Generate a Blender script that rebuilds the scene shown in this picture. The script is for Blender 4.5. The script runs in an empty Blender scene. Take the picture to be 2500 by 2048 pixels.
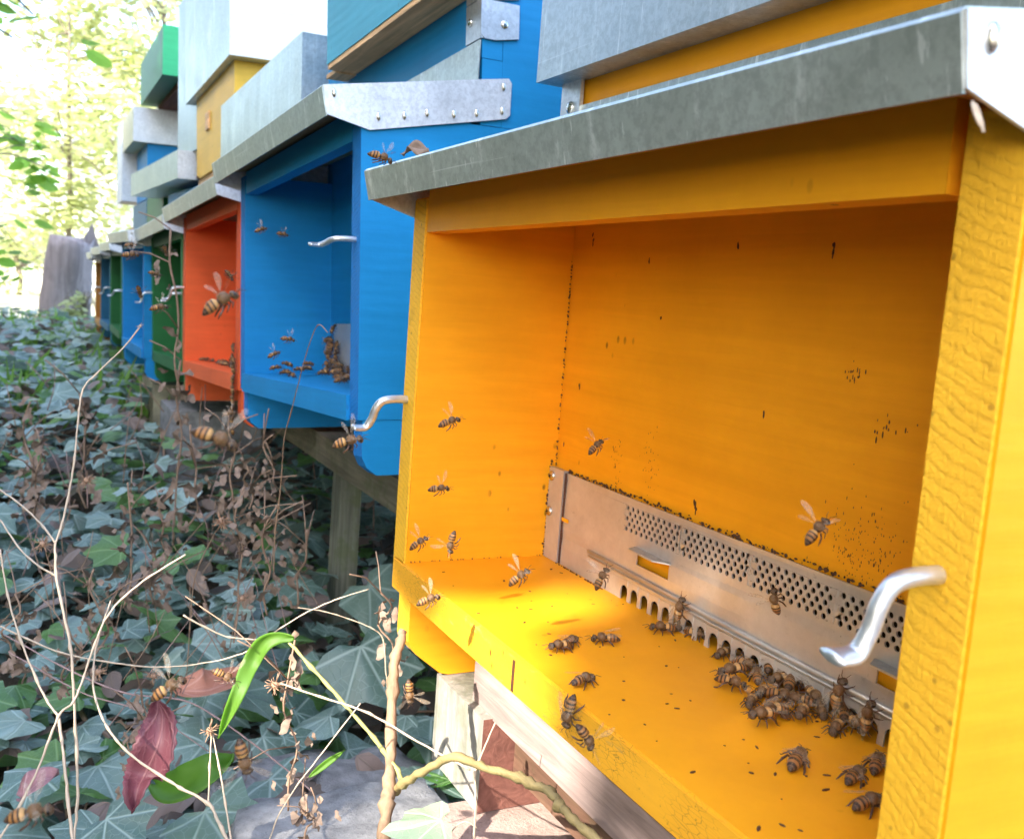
import bpy, bmesh, math, random
import numpy as np
from mathutils import Vector, Matrix
SC = bpy.context.scene
COL = SC.collection
rnd = random.Random(7)

# ------------------------------------------------------------------ camera
RIGHT = Vector((0.43953, 0.89507, 0.07529)); DOWN = Vector((0.14274, 0.01315, -0.98967)); FWD = Vector((-0.88681, 0.44574, -0.12198))
CP = Vector((0.5943225, -0.2188431, 0.1724542)); FPX = 2391.43
cd = bpy.data.cameras.new('camera'); cam = bpy.data.objects.new('camera', cd); COL.objects.link(cam)
cam.matrix_world = Matrix(((RIGHT.x, -DOWN.x, -FWD.x, CP.x), (RIGHT.y, -DOWN.y, -FWD.y, CP.y), (RIGHT.z, -DOWN.z, -FWD.z, CP.z), (0, 0, 0, 1)))
cd.sensor_width = 36; cd.lens = 36 * FPX / 2500; cd.clip_start = 0.01; cd.clip_end = 400
cd.dof.use_dof = True; cd.dof.focus_distance = 0.5; cd.dof.aperture_fstop = 22
SC.camera = cam
# ------------------------------------------------------------------ light
SUN = Vector((0.30, -0.74, 0.60)).normalized()          # towards the sun
w = bpy.data.worlds.new('World'); SC.world = w; w.use_nodes = True
nt = w.node_tree; nt.nodes.clear()
sky = nt.nodes.new('ShaderNodeTexSky'); sky.sky_type = 'NISHITA'; sky.sun_disc = False
sky.sun_elevation = math.asin(SUN.z); sky.sun_rotation = math.atan2(SUN.x, SUN.y)
sky.air_density = 1.0; sky.dust_density = 2.5; sky.ozone_density = 1.0
bg = nt.nodes.new('ShaderNodeBackground'); bg.inputs[1].default_value = 0.15
wo = nt.nodes.new('ShaderNodeOutputWorld'); nt.links.new(sky.outputs[0], bg.inputs[0]); nt.links.new(bg.outputs[0], wo.inputs[0])
sl = bpy.data.lights.new('sun', 'SUN'); sl.energy = 2.4; sl.angle = math.radians(0.53); sl.color = (1, 0.93, 0.82)
so = bpy.data.objects.new('sun', sl); COL.objects.link(so); so.rotation_euler = (-SUN).to_track_quat('-Z', 'Y').to_euler()
SC.view_settings.view_transform = 'Standard'; SC.view_settings.look = 'None'; SC.view_settings.gamma = 1
SC.view_settings.exposure = 2.85
SC.cycles.max_bounces = 8; SC.cycles.diffuse_bounces = 4; SC.cycles.transparent_max_bounces = 12; SC.cycles.caustics_reflective = False; SC.cycles.caustics_refractive = False

# ------------------------------------------------------------------ helpers
def ray(u, v): return RIGHT * ((u - 1250) / FPX) + DOWN * ((v - 1024) / FPX) + FWD
def on(u, v, ax, val):
    d = ray(u, v); return CP + d * ((val - CP[ax]) / d[ax])
def dist(u, v, r): return CP + ray(u, v) * r
def tag(o, label=None, cat=None, group=None, kind=None):
    if label: o['label'] = label
    if cat: o['category'] = cat
    if group: o['group'] = group
    if kind: o['kind'] = kind
    return o
def empty(name, mat=None, **k):
    o = bpy.data.objects.new(name, None); COL.objects.link(o); o.empty_display_size = .02
    if mat is not None: o.matrix_world = mat
    return tag(o, **k)
def link(name, me, mats, parent=None):
    o = bpy.data.objects.new(name, me); COL.objects.link(o)
    if not isinstance(mats, (list, tuple)): mats = [mats]
    if not me.materials:
        for m in mats: me.materials.append(m)
    if parent: o.parent = parent
    return o
def done(name, bm, mats, parent=None, smooth=False, bev=0):
    if bev:
        es = [e for e in bm.edges if e.is_manifold and e.calc_face_angle(0) > .6]
        bmesh.ops.bevel(bm, geom=es, offset=bev, segments=2, affect='EDGES', profile=.5)
    bmesh.ops.recalc_face_normals(bm, faces=bm.faces)
    me = bpy.data.meshes.new(name); bm.to_mesh(me); bm.free()
    if smooth: me.polygons.foreach_set('use_smooth', [True] * len(me.polygons))
    return link(name, me, mats, parent)
def box(bm, x0, x1, y0, y1, z0, z1, mi=0):
    v = [bm.verts.new((x, y, z)) for x in (x0, x1) for y in (y0, y1) for z in (z0, z1)]
    for f in ((0, 1, 3, 2), (4, 6, 7, 5), (0, 4, 5, 1), (2, 3, 7, 6), (0, 2, 6, 4), (1, 5, 7, 3)):
        bm.faces.new([v[i] for i in f]).material_index = mi
def prism(bm, pts, axis, a, b, mi=0):
    """polygon pts extruded along axis (0 x,1 y,2 z) from a to b"""
    def mk(p, c):
        l = list(p); l.insert(axis, c); return bm.verts.new(l)
    A = [mk(p, a) for p in pts]; B = [mk(p, b) for p in pts]; n = len(pts)
    bm.faces.new(A).material_index = mi; bm.faces.new(B[::-1]).material_index = mi
    for i in range(n): bm.faces.new((A[i], B[i], B[(i + 1) % n], A[(i + 1) % n])).material_index = mi
def tube(bm, pts, rad, n=8, mi=0, cap=True, flat=None):
    pts = [Vector(p) for p in pts]; N = len(pts)
    if not hasattr(rad, '__len__'): rad = [rad] * N
    rings = []; ref = Vector((0.13, 0.31, 0.94))
    for i, p in enumerate(pts):
        d = (pts[min(i + 1, N - 1)] - pts[max(i - 1, 0)]).normalized()
        if i == 0:
            u = d.cross(ref)
            if u.length < .1: u = d.cross(Vector((1, 0, 0)))
        else: u = u - d * u.dot(d)
        u.normalize(); v = d.cross(u); fx = flat[i] if flat else (1, 1)
        rings.append([bm.verts.new(p + (u * math.cos(a) * fx[0] + v * math.sin(a) * fx[1]) * rad[i]) for a in [2 * math.pi * k / n for k in range(n)]])
    for i in range(N - 1):
        for k in range(n): bm.faces.new((rings[i][k], rings[i][(k + 1) % n], rings[i + 1][(k + 1) % n], rings[i + 1][k])).material_index = mi
    if cap:
        bm.faces.new(rings[0][::-1]).material_index = mi; bm.faces.new(rings[-1]).material_index = mi
def spline(pts, sub=5):
    pts = [Vector(p) for p in pts]; out = []
    for i in range(len(pts) - 1):
        p0 = pts[max(i - 1, 0)]; p1 = pts[i]; p2 = pts[i + 1]; p3 = pts[min(i + 2, len(pts) - 1)]
        for k in range(sub):
            t = k / sub
            out.append(.5 * ((2 * p1) + (p2 - p0) * t + (2 * p0 - 5 * p1 + 4 * p2 - p3) * t * t + (3 * p1 - p0 - 3 * p2 + p3) * t ** 3))
    out.append(pts[-1]); return out

# ------------------------------------------------------------------ materials
class Nt:
    def __init__(s, name):
        s.m = bpy.data.materials.new(name); s.m.use_nodes = True; s.t = s.m.node_tree; s.n = s.t.nodes
        s.b = s.n['Principled BSDF']; s.co = s.n.new('ShaderNodeTexCoord')
    def l(s, a, b): s.t.links.new(a, b)
    def map(s, scale=(1, 1, 1), out='Object', rot=(0, 0, 0)):
        m = s.n.new('ShaderNodeMapping'); m.inputs['Scale'].default_value = scale; m.inputs['Rotation'].default_value = rot; s.l(s.co.outputs[out], m.inputs[0]); return m.outputs[0]
    def noise(s, vec, scale, det=5, rough=.55, dis=0):
        n = s.n.new('ShaderNodeTexNoise'); n.inputs['Scale'].default_value = scale; n.inputs['Detail'].default_value = det; n.inputs['Roughness'].default_value = rough; n.inputs['Distortion'].default_value = dis
        s.l(vec, n.inputs['Vector']); return n.outputs['Fac']
    def wave(s, vec, scale, dis=2, det=2, ds=1, axis='Z'):
        n = s.n.new('ShaderNodeTexWave'); n.bands_direction = axis; n.inputs['Scale'].default_value = scale; n.inputs['Distortion'].default_value = dis; n.inputs['Detail'].default_value = det; n.inputs['Detail Scale'].default_value = ds
        s.l(vec, n.inputs['Vector']); return n.outputs['Fac']
    def vor(s, vec, scale, feat='F1'):
        n = s.n.new('ShaderNodeTexVoronoi'); n.feature = feat; n.inputs['Scale'].default_value = scale; s.l(vec, n.inputs['Vector']); return n
    def ramp(s, fac, stops, interp='LINEAR'):
        r = s.n.new('ShaderNodeValToRGB'); r.color_ramp.interpolation = interp; e = r.color_ramp.elements
        while len(e) > 1: e.remove(e[0])
        e[0].position = stops[0][0]; e[0].color = s.c4(stops[0][1])
        for p, c in stops[1:]: x = e.new(p); x.color = s.c4(c)
        s.l(fac, r.inputs[0]); return r.outputs[0]
    def c4(s, c): return (c, c, c, 1) if not hasattr(c, '__len__') else tuple(c) + (1,)
    def mix(s, fac, a, b, mode='MIX'):
        m = s.n.new('ShaderNodeMix'); m.data_type = 'RGBA'; m.blend_type = mode
        for i, x in ((0, fac), (6, a), (7, b)):
            if isinstance(x, bpy.types.NodeSocket): s.l(x, m.inputs[i])
            elif i == 0: m.inputs[0].default_value = x
            else: m.inputs[i].default_value = s.c4(x)
        return m.outputs[2]
    def math(s, op, a, b=0, c=None):
        m = s.n.new('ShaderNodeMath'); m.operation = op
        for i, x in ((0, a), (1, b), (2, c)):
            if x is None: continue
            if isinstance(x, bpy.types.NodeSocket): s.l(x, m.inputs[i])
            else: m.inputs[i].default_value = x
        return m.outputs[0]
    def bump(s, h, strength=.3, dist=.001, prev=None):
        b = s.n.new('ShaderNodeBump'); b.inputs['Strength'].default_value = strength; b.inputs['Distance'].default_value = dist; s.l(h, b.inputs['Height'])
        if prev is not None: s.l(prev, b.inputs['Normal'])
        s.l(b.outputs[0], s.b.inputs['Normal']); return b.outputs[0]
    def set(s, **k):
        for a, v in k.items():
            i = s.b.inputs[{'col': 'Base Color', 'rough': 'Roughness', 'metal': 'Metallic', 'spec': 'Specular IOR Level', 'sss': 'Subsurface Weight', 'trans': 'Transmission Weight', 'alpha': 'Alpha', 'coat': 'Coat Weight'}[a]]
            if isinstance(v, bpy.types.NodeSocket): s.l(v, i)
            else: i.default_value = s.c4(v) if a == 'col' and hasattr(v, '__len__') else v
        return s.m

def paint(name, col, dirt=.25, grain=(1, 10, 30), speck=.0, rough=.5, worn=0):
    """brushed paint over boards; grain runs along x (and y)"""
    N = Nt(name); g = N.map((6, 9, 110)); f = N.noise(g, 2.2, 6, .6, .6)
    big = N.math('MULTIPLY_ADD', N.noise(N.map((1, 1, 1)), 9, 6, .65), .6, N.math('MULTIPLY', N.noise(N.map((2.5, 6, 60)), 1.2, 4), .4))
    dk = tuple(c * .72 for c in col); lt = tuple(min(1, c * 1.12 + .004) for c in col)
    c = N.mix(N.ramp(big, [(.3, 0), (.72, 1)]), tuple(x * .80 for x in col), lt)
    c = N.mix(N.math('MULTIPLY', N.ramp(f, [(.35, 1), (.6, 0)]), .16), c, dk)
    # propolis and dirt specks
    v = N.vor(N.map((1, 1, .6)), 95); gate = N.noise(N.map((1, 1, 1)), 9, 3)
    sp = N.math('MULTIPLY', N.ramp(v.outputs['Distance'], [(.10, 1), (.17, 0)]), N.ramp(gate, [(.56, 0), (.60, 1)]))
    c = N.mix(N.math('MULTIPLY', sp, dirt * 3), c, (.05, .018, .006))
    if worn:
        ck = N.vor(N.map((28, 60, 95), rot=(0, .12, 0)), 5.5, 'DISTANCE_TO_EDGE'); cg = N.noise(N.map(), 30, 3)
        cr = N.math('MULTIPLY', N.ramp(ck.outputs['Distance'], [(.0, 1), (.045, 0)]), N.ramp(cg, [(.42, 0), (.6, 1)])); c = N.mix(N.math('MULTIPLY', cr, .75), c, (.22, .10, .02))
        pt = N.ramp(N.vor(N.map((1, 1, 1)), 420).outputs['Distance'], [(.12, 1), (.2, 0)]); pg = N.ramp(N.noise(N.map(), 60, 4), [(.52, 0), (.6, 1)]); c = N.mix(N.math('MULTIPLY', N.math('MULTIPLY', pt, pg), .7), c, (.12, .05, .015))
        wn = N.ramp(N.noise(N.map((1, 1, 3)), 40, 8, .7), [(.60, 0), (.66, 1)]); c = N.mix(N.math('MULTIPLY', wn, worn), c, (.35, .25, .15))
    gw = N.wave(N.map((.5, .5, 1)), 34, 7, 3, .45); gg = N.noise(N.map(), 7, 2); gw = N.math('MULTIPLY', gw, N.ramp(gg, [(.42, 0), (.62, 1)]))
    c = N.mix(N.math('MULTIPLY', gw, .10), c, dk); b = N.bump(gw, .14, .0008); b = N.bump(f, .25, .0007, b); N.bump(N.noise(N.map((1, 1, 1)), 260, 3), .12, .0005, b)
    return N.set(col=c, rough=rough, spec=.3)
def endgrain(name, col, ang):
    N = Nt(name); vec = N.map((1, 1, 1), rot=(0, ang, 0))
    wv = N.math('MULTIPLY_ADD', N.wave(vec, 84, 11, 3, .42), .8, N.math('MULTIPLY', N.noise(N.map(), 130, 4), .35)); fz = N.noise(N.map((1, 1, 1)), 700, 3, .7); fi = N.noise(N.map((900, 900, 130), rot=(0, ang, 0)), 1, 3, .6)
    rg = N.ramp(wv, [(.05, 0), (.45, .85), (1, 1)]); h = N.math('ADD', N.math('MULTIPLY', rg, .30), N.math('MULTIPLY', N.math('ADD', fz, fi), .35))
    c = N.mix(N.ramp(h, [(.3, 0), (.9, 1)]), tuple(x * .78 for x in col), tuple(min(1, x * 1.1) for x in col))
    st = N.ramp(N.noise(N.map((1, 1, 1)), 55, 5), [(.58, 0), (.68, 1)]); c = N.mix(N.math('MULTIPLY', st, .3), c, tuple(x * .45 for x in col))
    sp = N.ramp(N.vor(N.map(), 110).outputs['Distance'], [(.08, 1), (.13, 0)]); c = N.mix(N.math('MULTIPLY', sp, .45), c, (.12, .04, .01))
    b = N.bump(rg, .28, .0005); b = N.bump(fi, .5, .0006, b); N.bump(fz, .6, .0008, b)
    return N.set(col=c, rough=.65, spec=.25)
def galv(name, tint=(.60, .62, .60), stain=.5, metal=.75, rough=.42, mott=.38):
    N = Nt(name); sp = N.vor(N.map(), 130); cl = N.noise(N.map(), 16, 6, .65); st = N.noise(N.map((70, 70, 3)), 1.2, 6, .7)
    c = N.mix(N.ramp(cl, [(.3, 0), (.7, 1)]), tuple(x * .72 for x in tint), tint)
    hs = N.n.new('ShaderNodeSeparateColor'); N.l(sp.outputs['Color'], hs.inputs[0]); c = N.mix(N.math('MULTIPLY', hs.outputs[0], .16), c, tuple(x * .55 for x in tint))
    c = N.mix(N.math('MULTIPLY', N.ramp(st, [(.56, 0), (.66, 1)]), stain), c, (.88, .89, .86))
    li = N.ramp(N.noise(N.map((1, 1, .35)), 60, 7, .75), [(.62, 0), (.68, 1)]); c = N.mix(N.math('MULTIPLY', li, stain * .5), c, (.8, .82, .78))
    dk = N.ramp(N.noise(N.map(), 150, 4, .7), [(.66, 0), (.72, 1)]); c = N.mix(N.math('MULTIPLY', dk, .35), c, (.12, .11, .09))
    fn = N.noise(N.map((1, 1, 1)), 210, 6, .75); c = N.mix(N.math('MULTIPLY', N.ramp(fn, [(.42, 1), (.55, 0)]), mott), c, tuple(x * .45 for x in tint))
    sc_ = N.noise(N.map((260, 260, 9), rot=(0, .05, 0)), 1.0, 4, .6); c = N.mix(N.math('MULTIPLY', N.ramp(sc_, [(.64, 0), (.68, 1)]), stain), c, (.92, .93, .90))
    sr = N.noise(N.map((4, 4, 420), rot=(0, .04, 0)), 1.0, 3, .5); c = N.mix(N.math('MULTIPLY', N.ramp(sr, [(.70, 0), (.73, 1)]), stain * .7), c, (.90, .91, .90))
    b = N.bump(cl, .12, .003); N.bump(N.noise(N.map(), 300, 3), .12, .0006, b)
    r = N.ramp(cl, [(.2, rough - .1), (.8, rough + .12)])
    return N.set(col=c, metal=metal, rough=r)
def wood(name, col, rough=.75, scale=1., moss=0, axis=0, end=(.3, .24, .18)):
    N = Nt(name); s = [90, 90, 90]; s[axis] = 5; f = N.noise(N.map(tuple(x * scale for x in s)), 1.3, 7, .65, 1.2)
    big = N.noise(N.map(), 22, 5)
    c = N.mix(N.ramp(f, [(.3, 0), (.7, 1)]), tuple(x * .5 for x in col), tuple(min(1, x * 1.15) for x in col))
    c = N.mix(N.math('MULTIPLY', N.ramp(big, [(.45, 0), (.7, 1)]), .45), c, tuple(x * .55 for x in col))
    if moss: c = N.mix(N.math('MULTIPLY', N.ramp(N.noise(N.map(), 30, 6, .7), [(.5, 0), (.62, 1)]), moss), c, (.10, .12, .05))
    N.bump(f, .5, .0015); return N.set(col=c, rough=rough, spec=.2)
def plain(name, col, rough=.5, metal=0, var=.3, sc=60, bump=.2, bd=.001, **k):
    N = Nt(name); f = N.noise(N.map(), sc, 5, .6)
    c = N.mix(f, tuple(x * (1 - var) for x in col), tuple(min(1, x * (1 + var)) for x in col)); N.bump(f, bump, bd)
    return N.set(col=c, rough=rough, metal=metal, **k)

YEL = (.94, .385, .008); BLU = (.006, .24, .56); ORA = (.84, .135, .033); GRE = (.012, .13, .03); GRE_LIT = (.05, .48, .20)
M = {}
M['yellow'] = paint('yellow paint', YEL, .25, worn=.0)
M['yellow_worn'] = paint('weathered yellow paint', (.92, .42, .02), .3, worn=.35)
M['yellow_end'] = endgrain('yellow end grain', (1.0, .50, .03), -.38)
M['blue'] = paint('blue paint', BLU, .05); M['blue_end'] = endgrain('blue end grain', (.012, .19, .55), .5)
M['orange'] = paint('orange paint', ORA, .1); M['orange_end'] = endgrain('orange end', (.80, .10, .02), .5)
M['green'] = paint('green paint', GRE, .05); M['green_end'] = endgrain('green end', (.03, .22, .06), .5)
M['teal'] = paint('teal paint', (.015, .13, .24), .05); M['teal_end'] = endgrain('teal end', (.02, .16, .28), .5)
M['amber'] = paint('amber paint', (.50, .22, .04), .05); M['amber_end'] = endgrain('amber end', (.5, .24, .05), .5)
M['green_lit'] = paint('lit green paint', GRE_LIT, .02)  # lit copy of the green, brightness of the box side put into colour
M['cyan'] = paint('pale blue paint', (.07, .36, .50), .12, rough=.55)
M['yellow_far'] = paint('faded yellow paint', (.80, .48, .05), .2)
M['cream'] = paint('cream paint', (.72, .66, .40), .15); M['white'] = paint('white paint and sky-lit metal', (.78, .80, .80), .1)
M['galv'] = galv('galvanised sheet', (.62, .67, .62), .7, .75, .38); M['galv_skylit'] = galv('sky-lit galvanised sheet', (.86, .88, .92), .06, .45, .4)  # second sheet tone has the open-sky brightness of side faces in its colour
M['lid'] = galv('brushed lid sheet', (.56, .62, .64), .3, .8, .4)
M['plate'] = galv('entrance plate metal', (.66, .64, .62), .04, .5, .34, .10)
M['bracket'] = galv('zinc bracket', (.72, .74, .76), .1, .7, .35)
M['alu'] = plain('aluminium rod', (.66, .67, .68), .40, .85, .22, 160, .25)
M['screw'] = plain('screw steel', (.62, .60, .55), .25, 1, .15, 300, .1)
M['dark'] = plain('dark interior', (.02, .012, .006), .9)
M['rawwood'] = wood('raw pine', (.88, .56, .30), .7)
M['roofwood'] = wood('shaded roof board', (.42, .28, .16), .75)
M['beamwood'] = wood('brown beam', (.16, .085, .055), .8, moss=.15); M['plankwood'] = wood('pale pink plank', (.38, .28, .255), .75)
M['blockwood'] = wood('grey weathered block', (.33, .31, .27), .85, moss=.4, axis=2)
M['red_shade_wood'] = wood('reddish shaded wood', (.24, .10, .075), .8)
M['postwood'] = wood('mossy post', (.20, .20, .15), .85, moss=.6, axis=2); M['longbeam'] = wood('long mossy beam', (.24, .21, .15), .85, moss=.5)
M['prop'] = plain('propolis', (.08, .028, .012), .6, 0, .5, 400, .6, .001)

def stone_mat(name, a, b, sc=25):
    N = Nt(name); f = N.noise(N.map(), sc, 9, .72); g = N.noise(N.map(), sc * 8, 5, .7)
    c = N.mix(N.ramp(f, [(.35, 0), (.65, 1)]), a, b); c = N.mix(N.math('MULTIPLY', N.ramp(g, [(.55, 0), (.7, 1)]), .6), c, tuple(x * .35 for x in a))
    N.bump(f, .6, .004, N.bump(g, .5, .001)); return N.set(col=c, rough=.9, spec=.15)
M['concrete'] = stone_mat('rough concrete', (.15, .145, .145), (.36, .35, .34), 40)
M['slab'] = stone_mat('pinkish paving', (.26, .18, .15), (.40, .29, .25), 30)
M['block_far'] = stone_mat('old block', (.22, .19, .13), (.42, .38, .24), 30)

def leaf_mat(name, c0, c1, vein=(.25, .42, .30), rough=.38, tr=.25, veins=True, hue=.5, transcol=None):
    N = Nt(name)
    oi = N.n.new('ShaderNodeAttribute'); oi.attribute_name = 'tint'; t = oi.outputs['Fac']
    c = N.mix(t, c0, c1); n = N.noise(N.map(), 35, 4); c = N.mix(N.math('MULTIPLY', n, .5), c, tuple(x * .55 for x in c0))
    if veins:
        uv = N.n.new('ShaderNodeUVMap'); sx = N.n.new('ShaderNodeSeparateXYZ'); N.l(uv.outputs[0], sx.inputs[0])
        X, Y = sx.outputs[0], sx.outputs[1]; best = None
        for a in (0, 42, -42, 95, -95):
            ca, sa = math.sin(math.radians(a)), math.cos(math.radians(a))
            al = N.math('ADD', N.math('MULTIPLY', X, ca), N.math('MULTIPLY', Y, sa))
            ac = N.math('ABSOLUTE', N.math('SUBTRACT', N.math('MULTIPLY', X, sa), N.math('MULTIPLY', Y, ca)))
            d = N.math('ADD', ac, N.math('MULTIPLY', N.math('LESS_THAN', al, 0), 9))
            best = d if best is None else N.math('MINIMUM', best, d)
        v = N.ramp(best, [(.006, 1), (.03, 0)])
        w2 = N.ramp(N.vor(uv.outputs[0], 7, 'DISTANCE_TO_EDGE').outputs['Distance'], [(.01, .35), (.05, 0)])
        v = N.math('MAXIMUM', v, w2)
        c = N.mix(N.math('MULTIPLY', v, .55), c, vein); N.bump(v, .4, .001)
    N.set(col=c, rough=rough, spec=.5)
    if tr:
        tb = N.n.new('ShaderNodeBsdfTranslucent'); mx = N.n.new('ShaderNodeMixShader'); mx.inputs[0].default_value = tr
        N.l(N.mix(.5, c, transcol or tuple(min(1, x * 3) for x in c1)), tb.inputs[0]); out = N.n['Material Output']
        N.l(N.b.outputs[0], mx.inputs[1]); N.l(tb.outputs[0], mx.inputs[2]); N.l(mx.outputs[0], out.inputs[0])
    return N.m
M['ivy'] = leaf_mat('ivy leaf', (.07, .13, .10), (.24, .34, .28), (.42, .52, .46), rough=.30, tr=.12)
M['ivy_green'] = leaf_mat('fresh ivy leaf', (.06, .16, .03), (.15, .28, .08), (.3, .45, .2), rough=.4, tr=.3)
M['ivy_old'] = leaf_mat('old ivy leaf', (.16, .115, .09), (.30, .21, .17), (.2, .15, .1), rough=.6, tr=.1)
M['grasst'] = leaf_mat('green blade', (.12, .26, .04), (.20, .36, .05), rough=.5, tr=.4, veins=False)
M['shade'] = leaf_mat('shade tree leaf', (.03, .085, .02), (.06, .13, .025), rough=.45, tr=.3, veins=False)
M['farleaf'] = leaf_mat('sunlit far leaf', (.27, .34, .10), (.50, .54, .22), rough=.5, tr=.45, veins=False)
M['limeleaf'] = leaf_mat('lime leaf', (.13, .27, .03), (.20, .38, .05), rough=.55, tr=.5, veins=False)
M['redleaf'] = leaf_mat('dark red leaf', (.17, .045, .06), (.22, .07, .08), (.32, .14, .14), rough=.55, tr=.2, veins=True)
M['salmon'] = leaf_mat('salmon leaf', (.60, .25, .16), (.68, .32, .22), (.75, .45, .35), rough=.6, tr=.25)
M['pinkleaf'] = leaf_mat('pinkish dry leaf', (.38, .18, .19), (.45, .24, .22), (.6, .4, .4), rough=.6, tr=.2)
M['paleivy'] = leaf_mat('pale ivy leaf', (.25, .36, .22), (.35, .48, .30), (.6, .7, .5), rough=.4, tr=.2)
M['stem'] = plain('dry pale stem', (.48, .37, .26), .6, 0, .25, 120, .3)
M['stem_brown'] = plain('dry brown stem', (.27, .17, .11), .7, 0, .4, 150, .4)
M['stem_purple'] = plain('purplish stem', (.30, .19, .17), .6, 0, .3, 150, .3)
M['bark'] = wood('vine bark', (.32, .205, .125), .8, axis=2)
M['vine'] = wood('green tan vine', (.30, .23, .10), .6, axis=0)
M['petiole'] = plain('green petiole', (.34, .34, .12), .45, 0, .25, 90, .1)
M['crumple'] = plain('crumpled brown leaf', (.21, .145, .105), .8, 0, .5, 200, .5)
M['burr'] = plain('burr', (.34, .20, .12), .7, 0, .4, 300, .3)
M['trunk'] = wood('tree bark', (.22, .19, .15), .9, .3, moss=.2, axis=2)
M['stump'] = wood('pale mottled bark', (.32, .28, .28), .9, .22, axis=2)

# ------------------------------------------------------------------ hives
W, T, P, HS, TB, ZL, EO, ZR, ZT = .43, .0215, .1049, .0613, .0212, .2089, .0331, .2261, .2441
def hook(parent, base, rotz, flatend=True, rad=.0021):
    """bent aluminium entrance hook: out, down, out again, flattened tip"""
    B = Vector(base); pts = [(0, .004, 0), (0, -.008, .0002), (0, -.016, -.0015), (0, -.0195, -.007), (0, -.0210, -.0145), (0, -.0245, -.0205), (0, -.0325, -.0205)]
    Rz = Matrix.Rotation(rotz, 3, 'Y')
    pp = spline([B + Rz @ Vector(q) for q in pts], 6); n = len(pp)
    fl = [(1, 1)] * n
    for i in range(n):
        t = max(0, (i - n * .72) / (n * .28)); fl[i] = (1 + .85 * t, 1 - .45 * t)
    bm = bmesh.new(); tube(bm, pp, rad, 14, flat=fl); return done('hook', bm, M['alu'], parent, True, 0)
def plate(hv, full):
    """perforated entrance plate with real holes and arched bee slots"""
    y = P - .0025; bm = bmesh.new()
    def quad(x0, x1, z0, z1):
        if x1 - x0 > 1e-5 and z1 - z0 > 1e-5: bm.faces.new([bm.verts.new(q) for q in ((x0, y, z0), (x1, y, z0), (x1, y, z1), (x0, y, z1))])
    x0, x1 = T + .0215, W - T - .004
    px = .00525; rz = .00312; r = .00142; zt = HS
    def cell(cx, cz, x0_, x1_, z0_, z1_, rr, sides=12, holes=True):
        per = [];ring = []
        for k in range(sides):
            a = 2 * math.pi * (k + .5) / sides; c, s = math.cos(a), math.sin(a)
            tt = min((x1_ - cx if c > 0 else x0_ - cx) / c if abs(c) > 1e-6 else 9, (z1_ - cz if s > 0 else z0_ - cz) / s if abs(s) > 1e-6 else 9)
            per.append([cx + c * tt, cz + s * tt]); ring.append(bm.verts.new((cx + rr * c, y, cz + rr * s)))
        P_ = [bm.verts.new((a, y, b)) for a, b in per]
        for k in range(sides):
            k2 = (k + 1) % sides; bm.faces.new((P_[k], P_[k2], ring[k2], ring[k]))
            a, b = per[k], per[k2]
            if abs(a[0] - b[0]) > 1e-6 and abs(a[1] - b[1]) > 1e-6:   # corner of the rectangle
                cx_ = x1_ if max(a[0], b[0]) > cx + (x1_ - cx) * .99 else x0_; cz_ = z1_ if max(a[1], b[1]) > cz + (z1_ - cz) * .99 else z0_
                bm.faces.new((P_[k], bm.verts.new((cx_, y, cz_)), P_[k2]))
    if full:
        zb = .0427 - rz / 2; zh = .0552 + rz / 2; ze = .012
        groups = [.1176 + .0575 * k for k in range(5)]
        arches = [.1209 + .0107 * k for k in range(26)]
        quad(x0, x1, zh, zt); gx = x0
        for g in groups:
            w_ = px * 9 + px / 2; ga, gb = g - px / 2 - .0013, g + w_ + px / 2
            if ga > x1: break
            gb = min(gb, x1); quad(gx, ga, zb, zh)
            for row in range(5):
                zc = .0427 + rz * row; off = 0 if row % 2 == 0 else px / 2
                quad(ga, g - px / 2 + off, zc - rz / 2, zc + rz / 2)
                xe = ga
                for k in range(10):
                    cx = g + off + k * px
                    if cx + px / 2 > x1: break
                    cell(cx, zc, cx - px / 2, cx + px / 2, zc - rz / 2, zc + rz / 2, r); xe = cx + px / 2
                quad(xe, gb, zc - rz / 2, zc + rz / 2)
            gx = gb
        quad(gx, x1, zb, zh)
        # two window cut-outs under the visors
        cur = x0; wz0, wz1 = .0245, .0335
        for wx in (.131, .313):
            quad(cur, wx, wz0, wz1); cur = wx + .032
        quad(cur, x1, wz0, wz1); quad(x0, x1, wz1, zb); quad(x0, x1, ze, wz0)
        cur = x0
        for a in arches:
            h = .0036
            if a + h > x1: break
            quad(cur, a - h, 0, ze); cur = a + h
            prof = [(a - h, .0055)] + [(a - h * math.cos(t_), .0055 + h * math.sin(t_)) for t_ in [math.pi * k / 8 for k in range(1, 8)]] + [(a + h, .0055)]
            top = [(a - h, ze)] + [(a - h * math.cos(math.pi * k / 8), ze) for k in range(1, 8)] + [(a + h, ze)]
            A = [bm.verts.new((u, y, v)) for u, v in prof]; B = [bm.verts.new((u, y, v)) for u, v in top]
            for k in range(8): bm.faces.new((A[k], A[k + 1], B[k + 1], B[k]))
        quad(cur, x1, 0, ze)
        bmesh.ops.remove_doubles(bm, verts=bm.verts, dist=2e-5)
    else:
        quad(x0, x1, 0, zt)
    me_o = done('entrance_plate', bm, M['plate'], hv)
    sm = me_o.modifiers.new('thick', 'SOLIDIFY'); sm.thickness = .0009; sm.offset = 0
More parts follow.
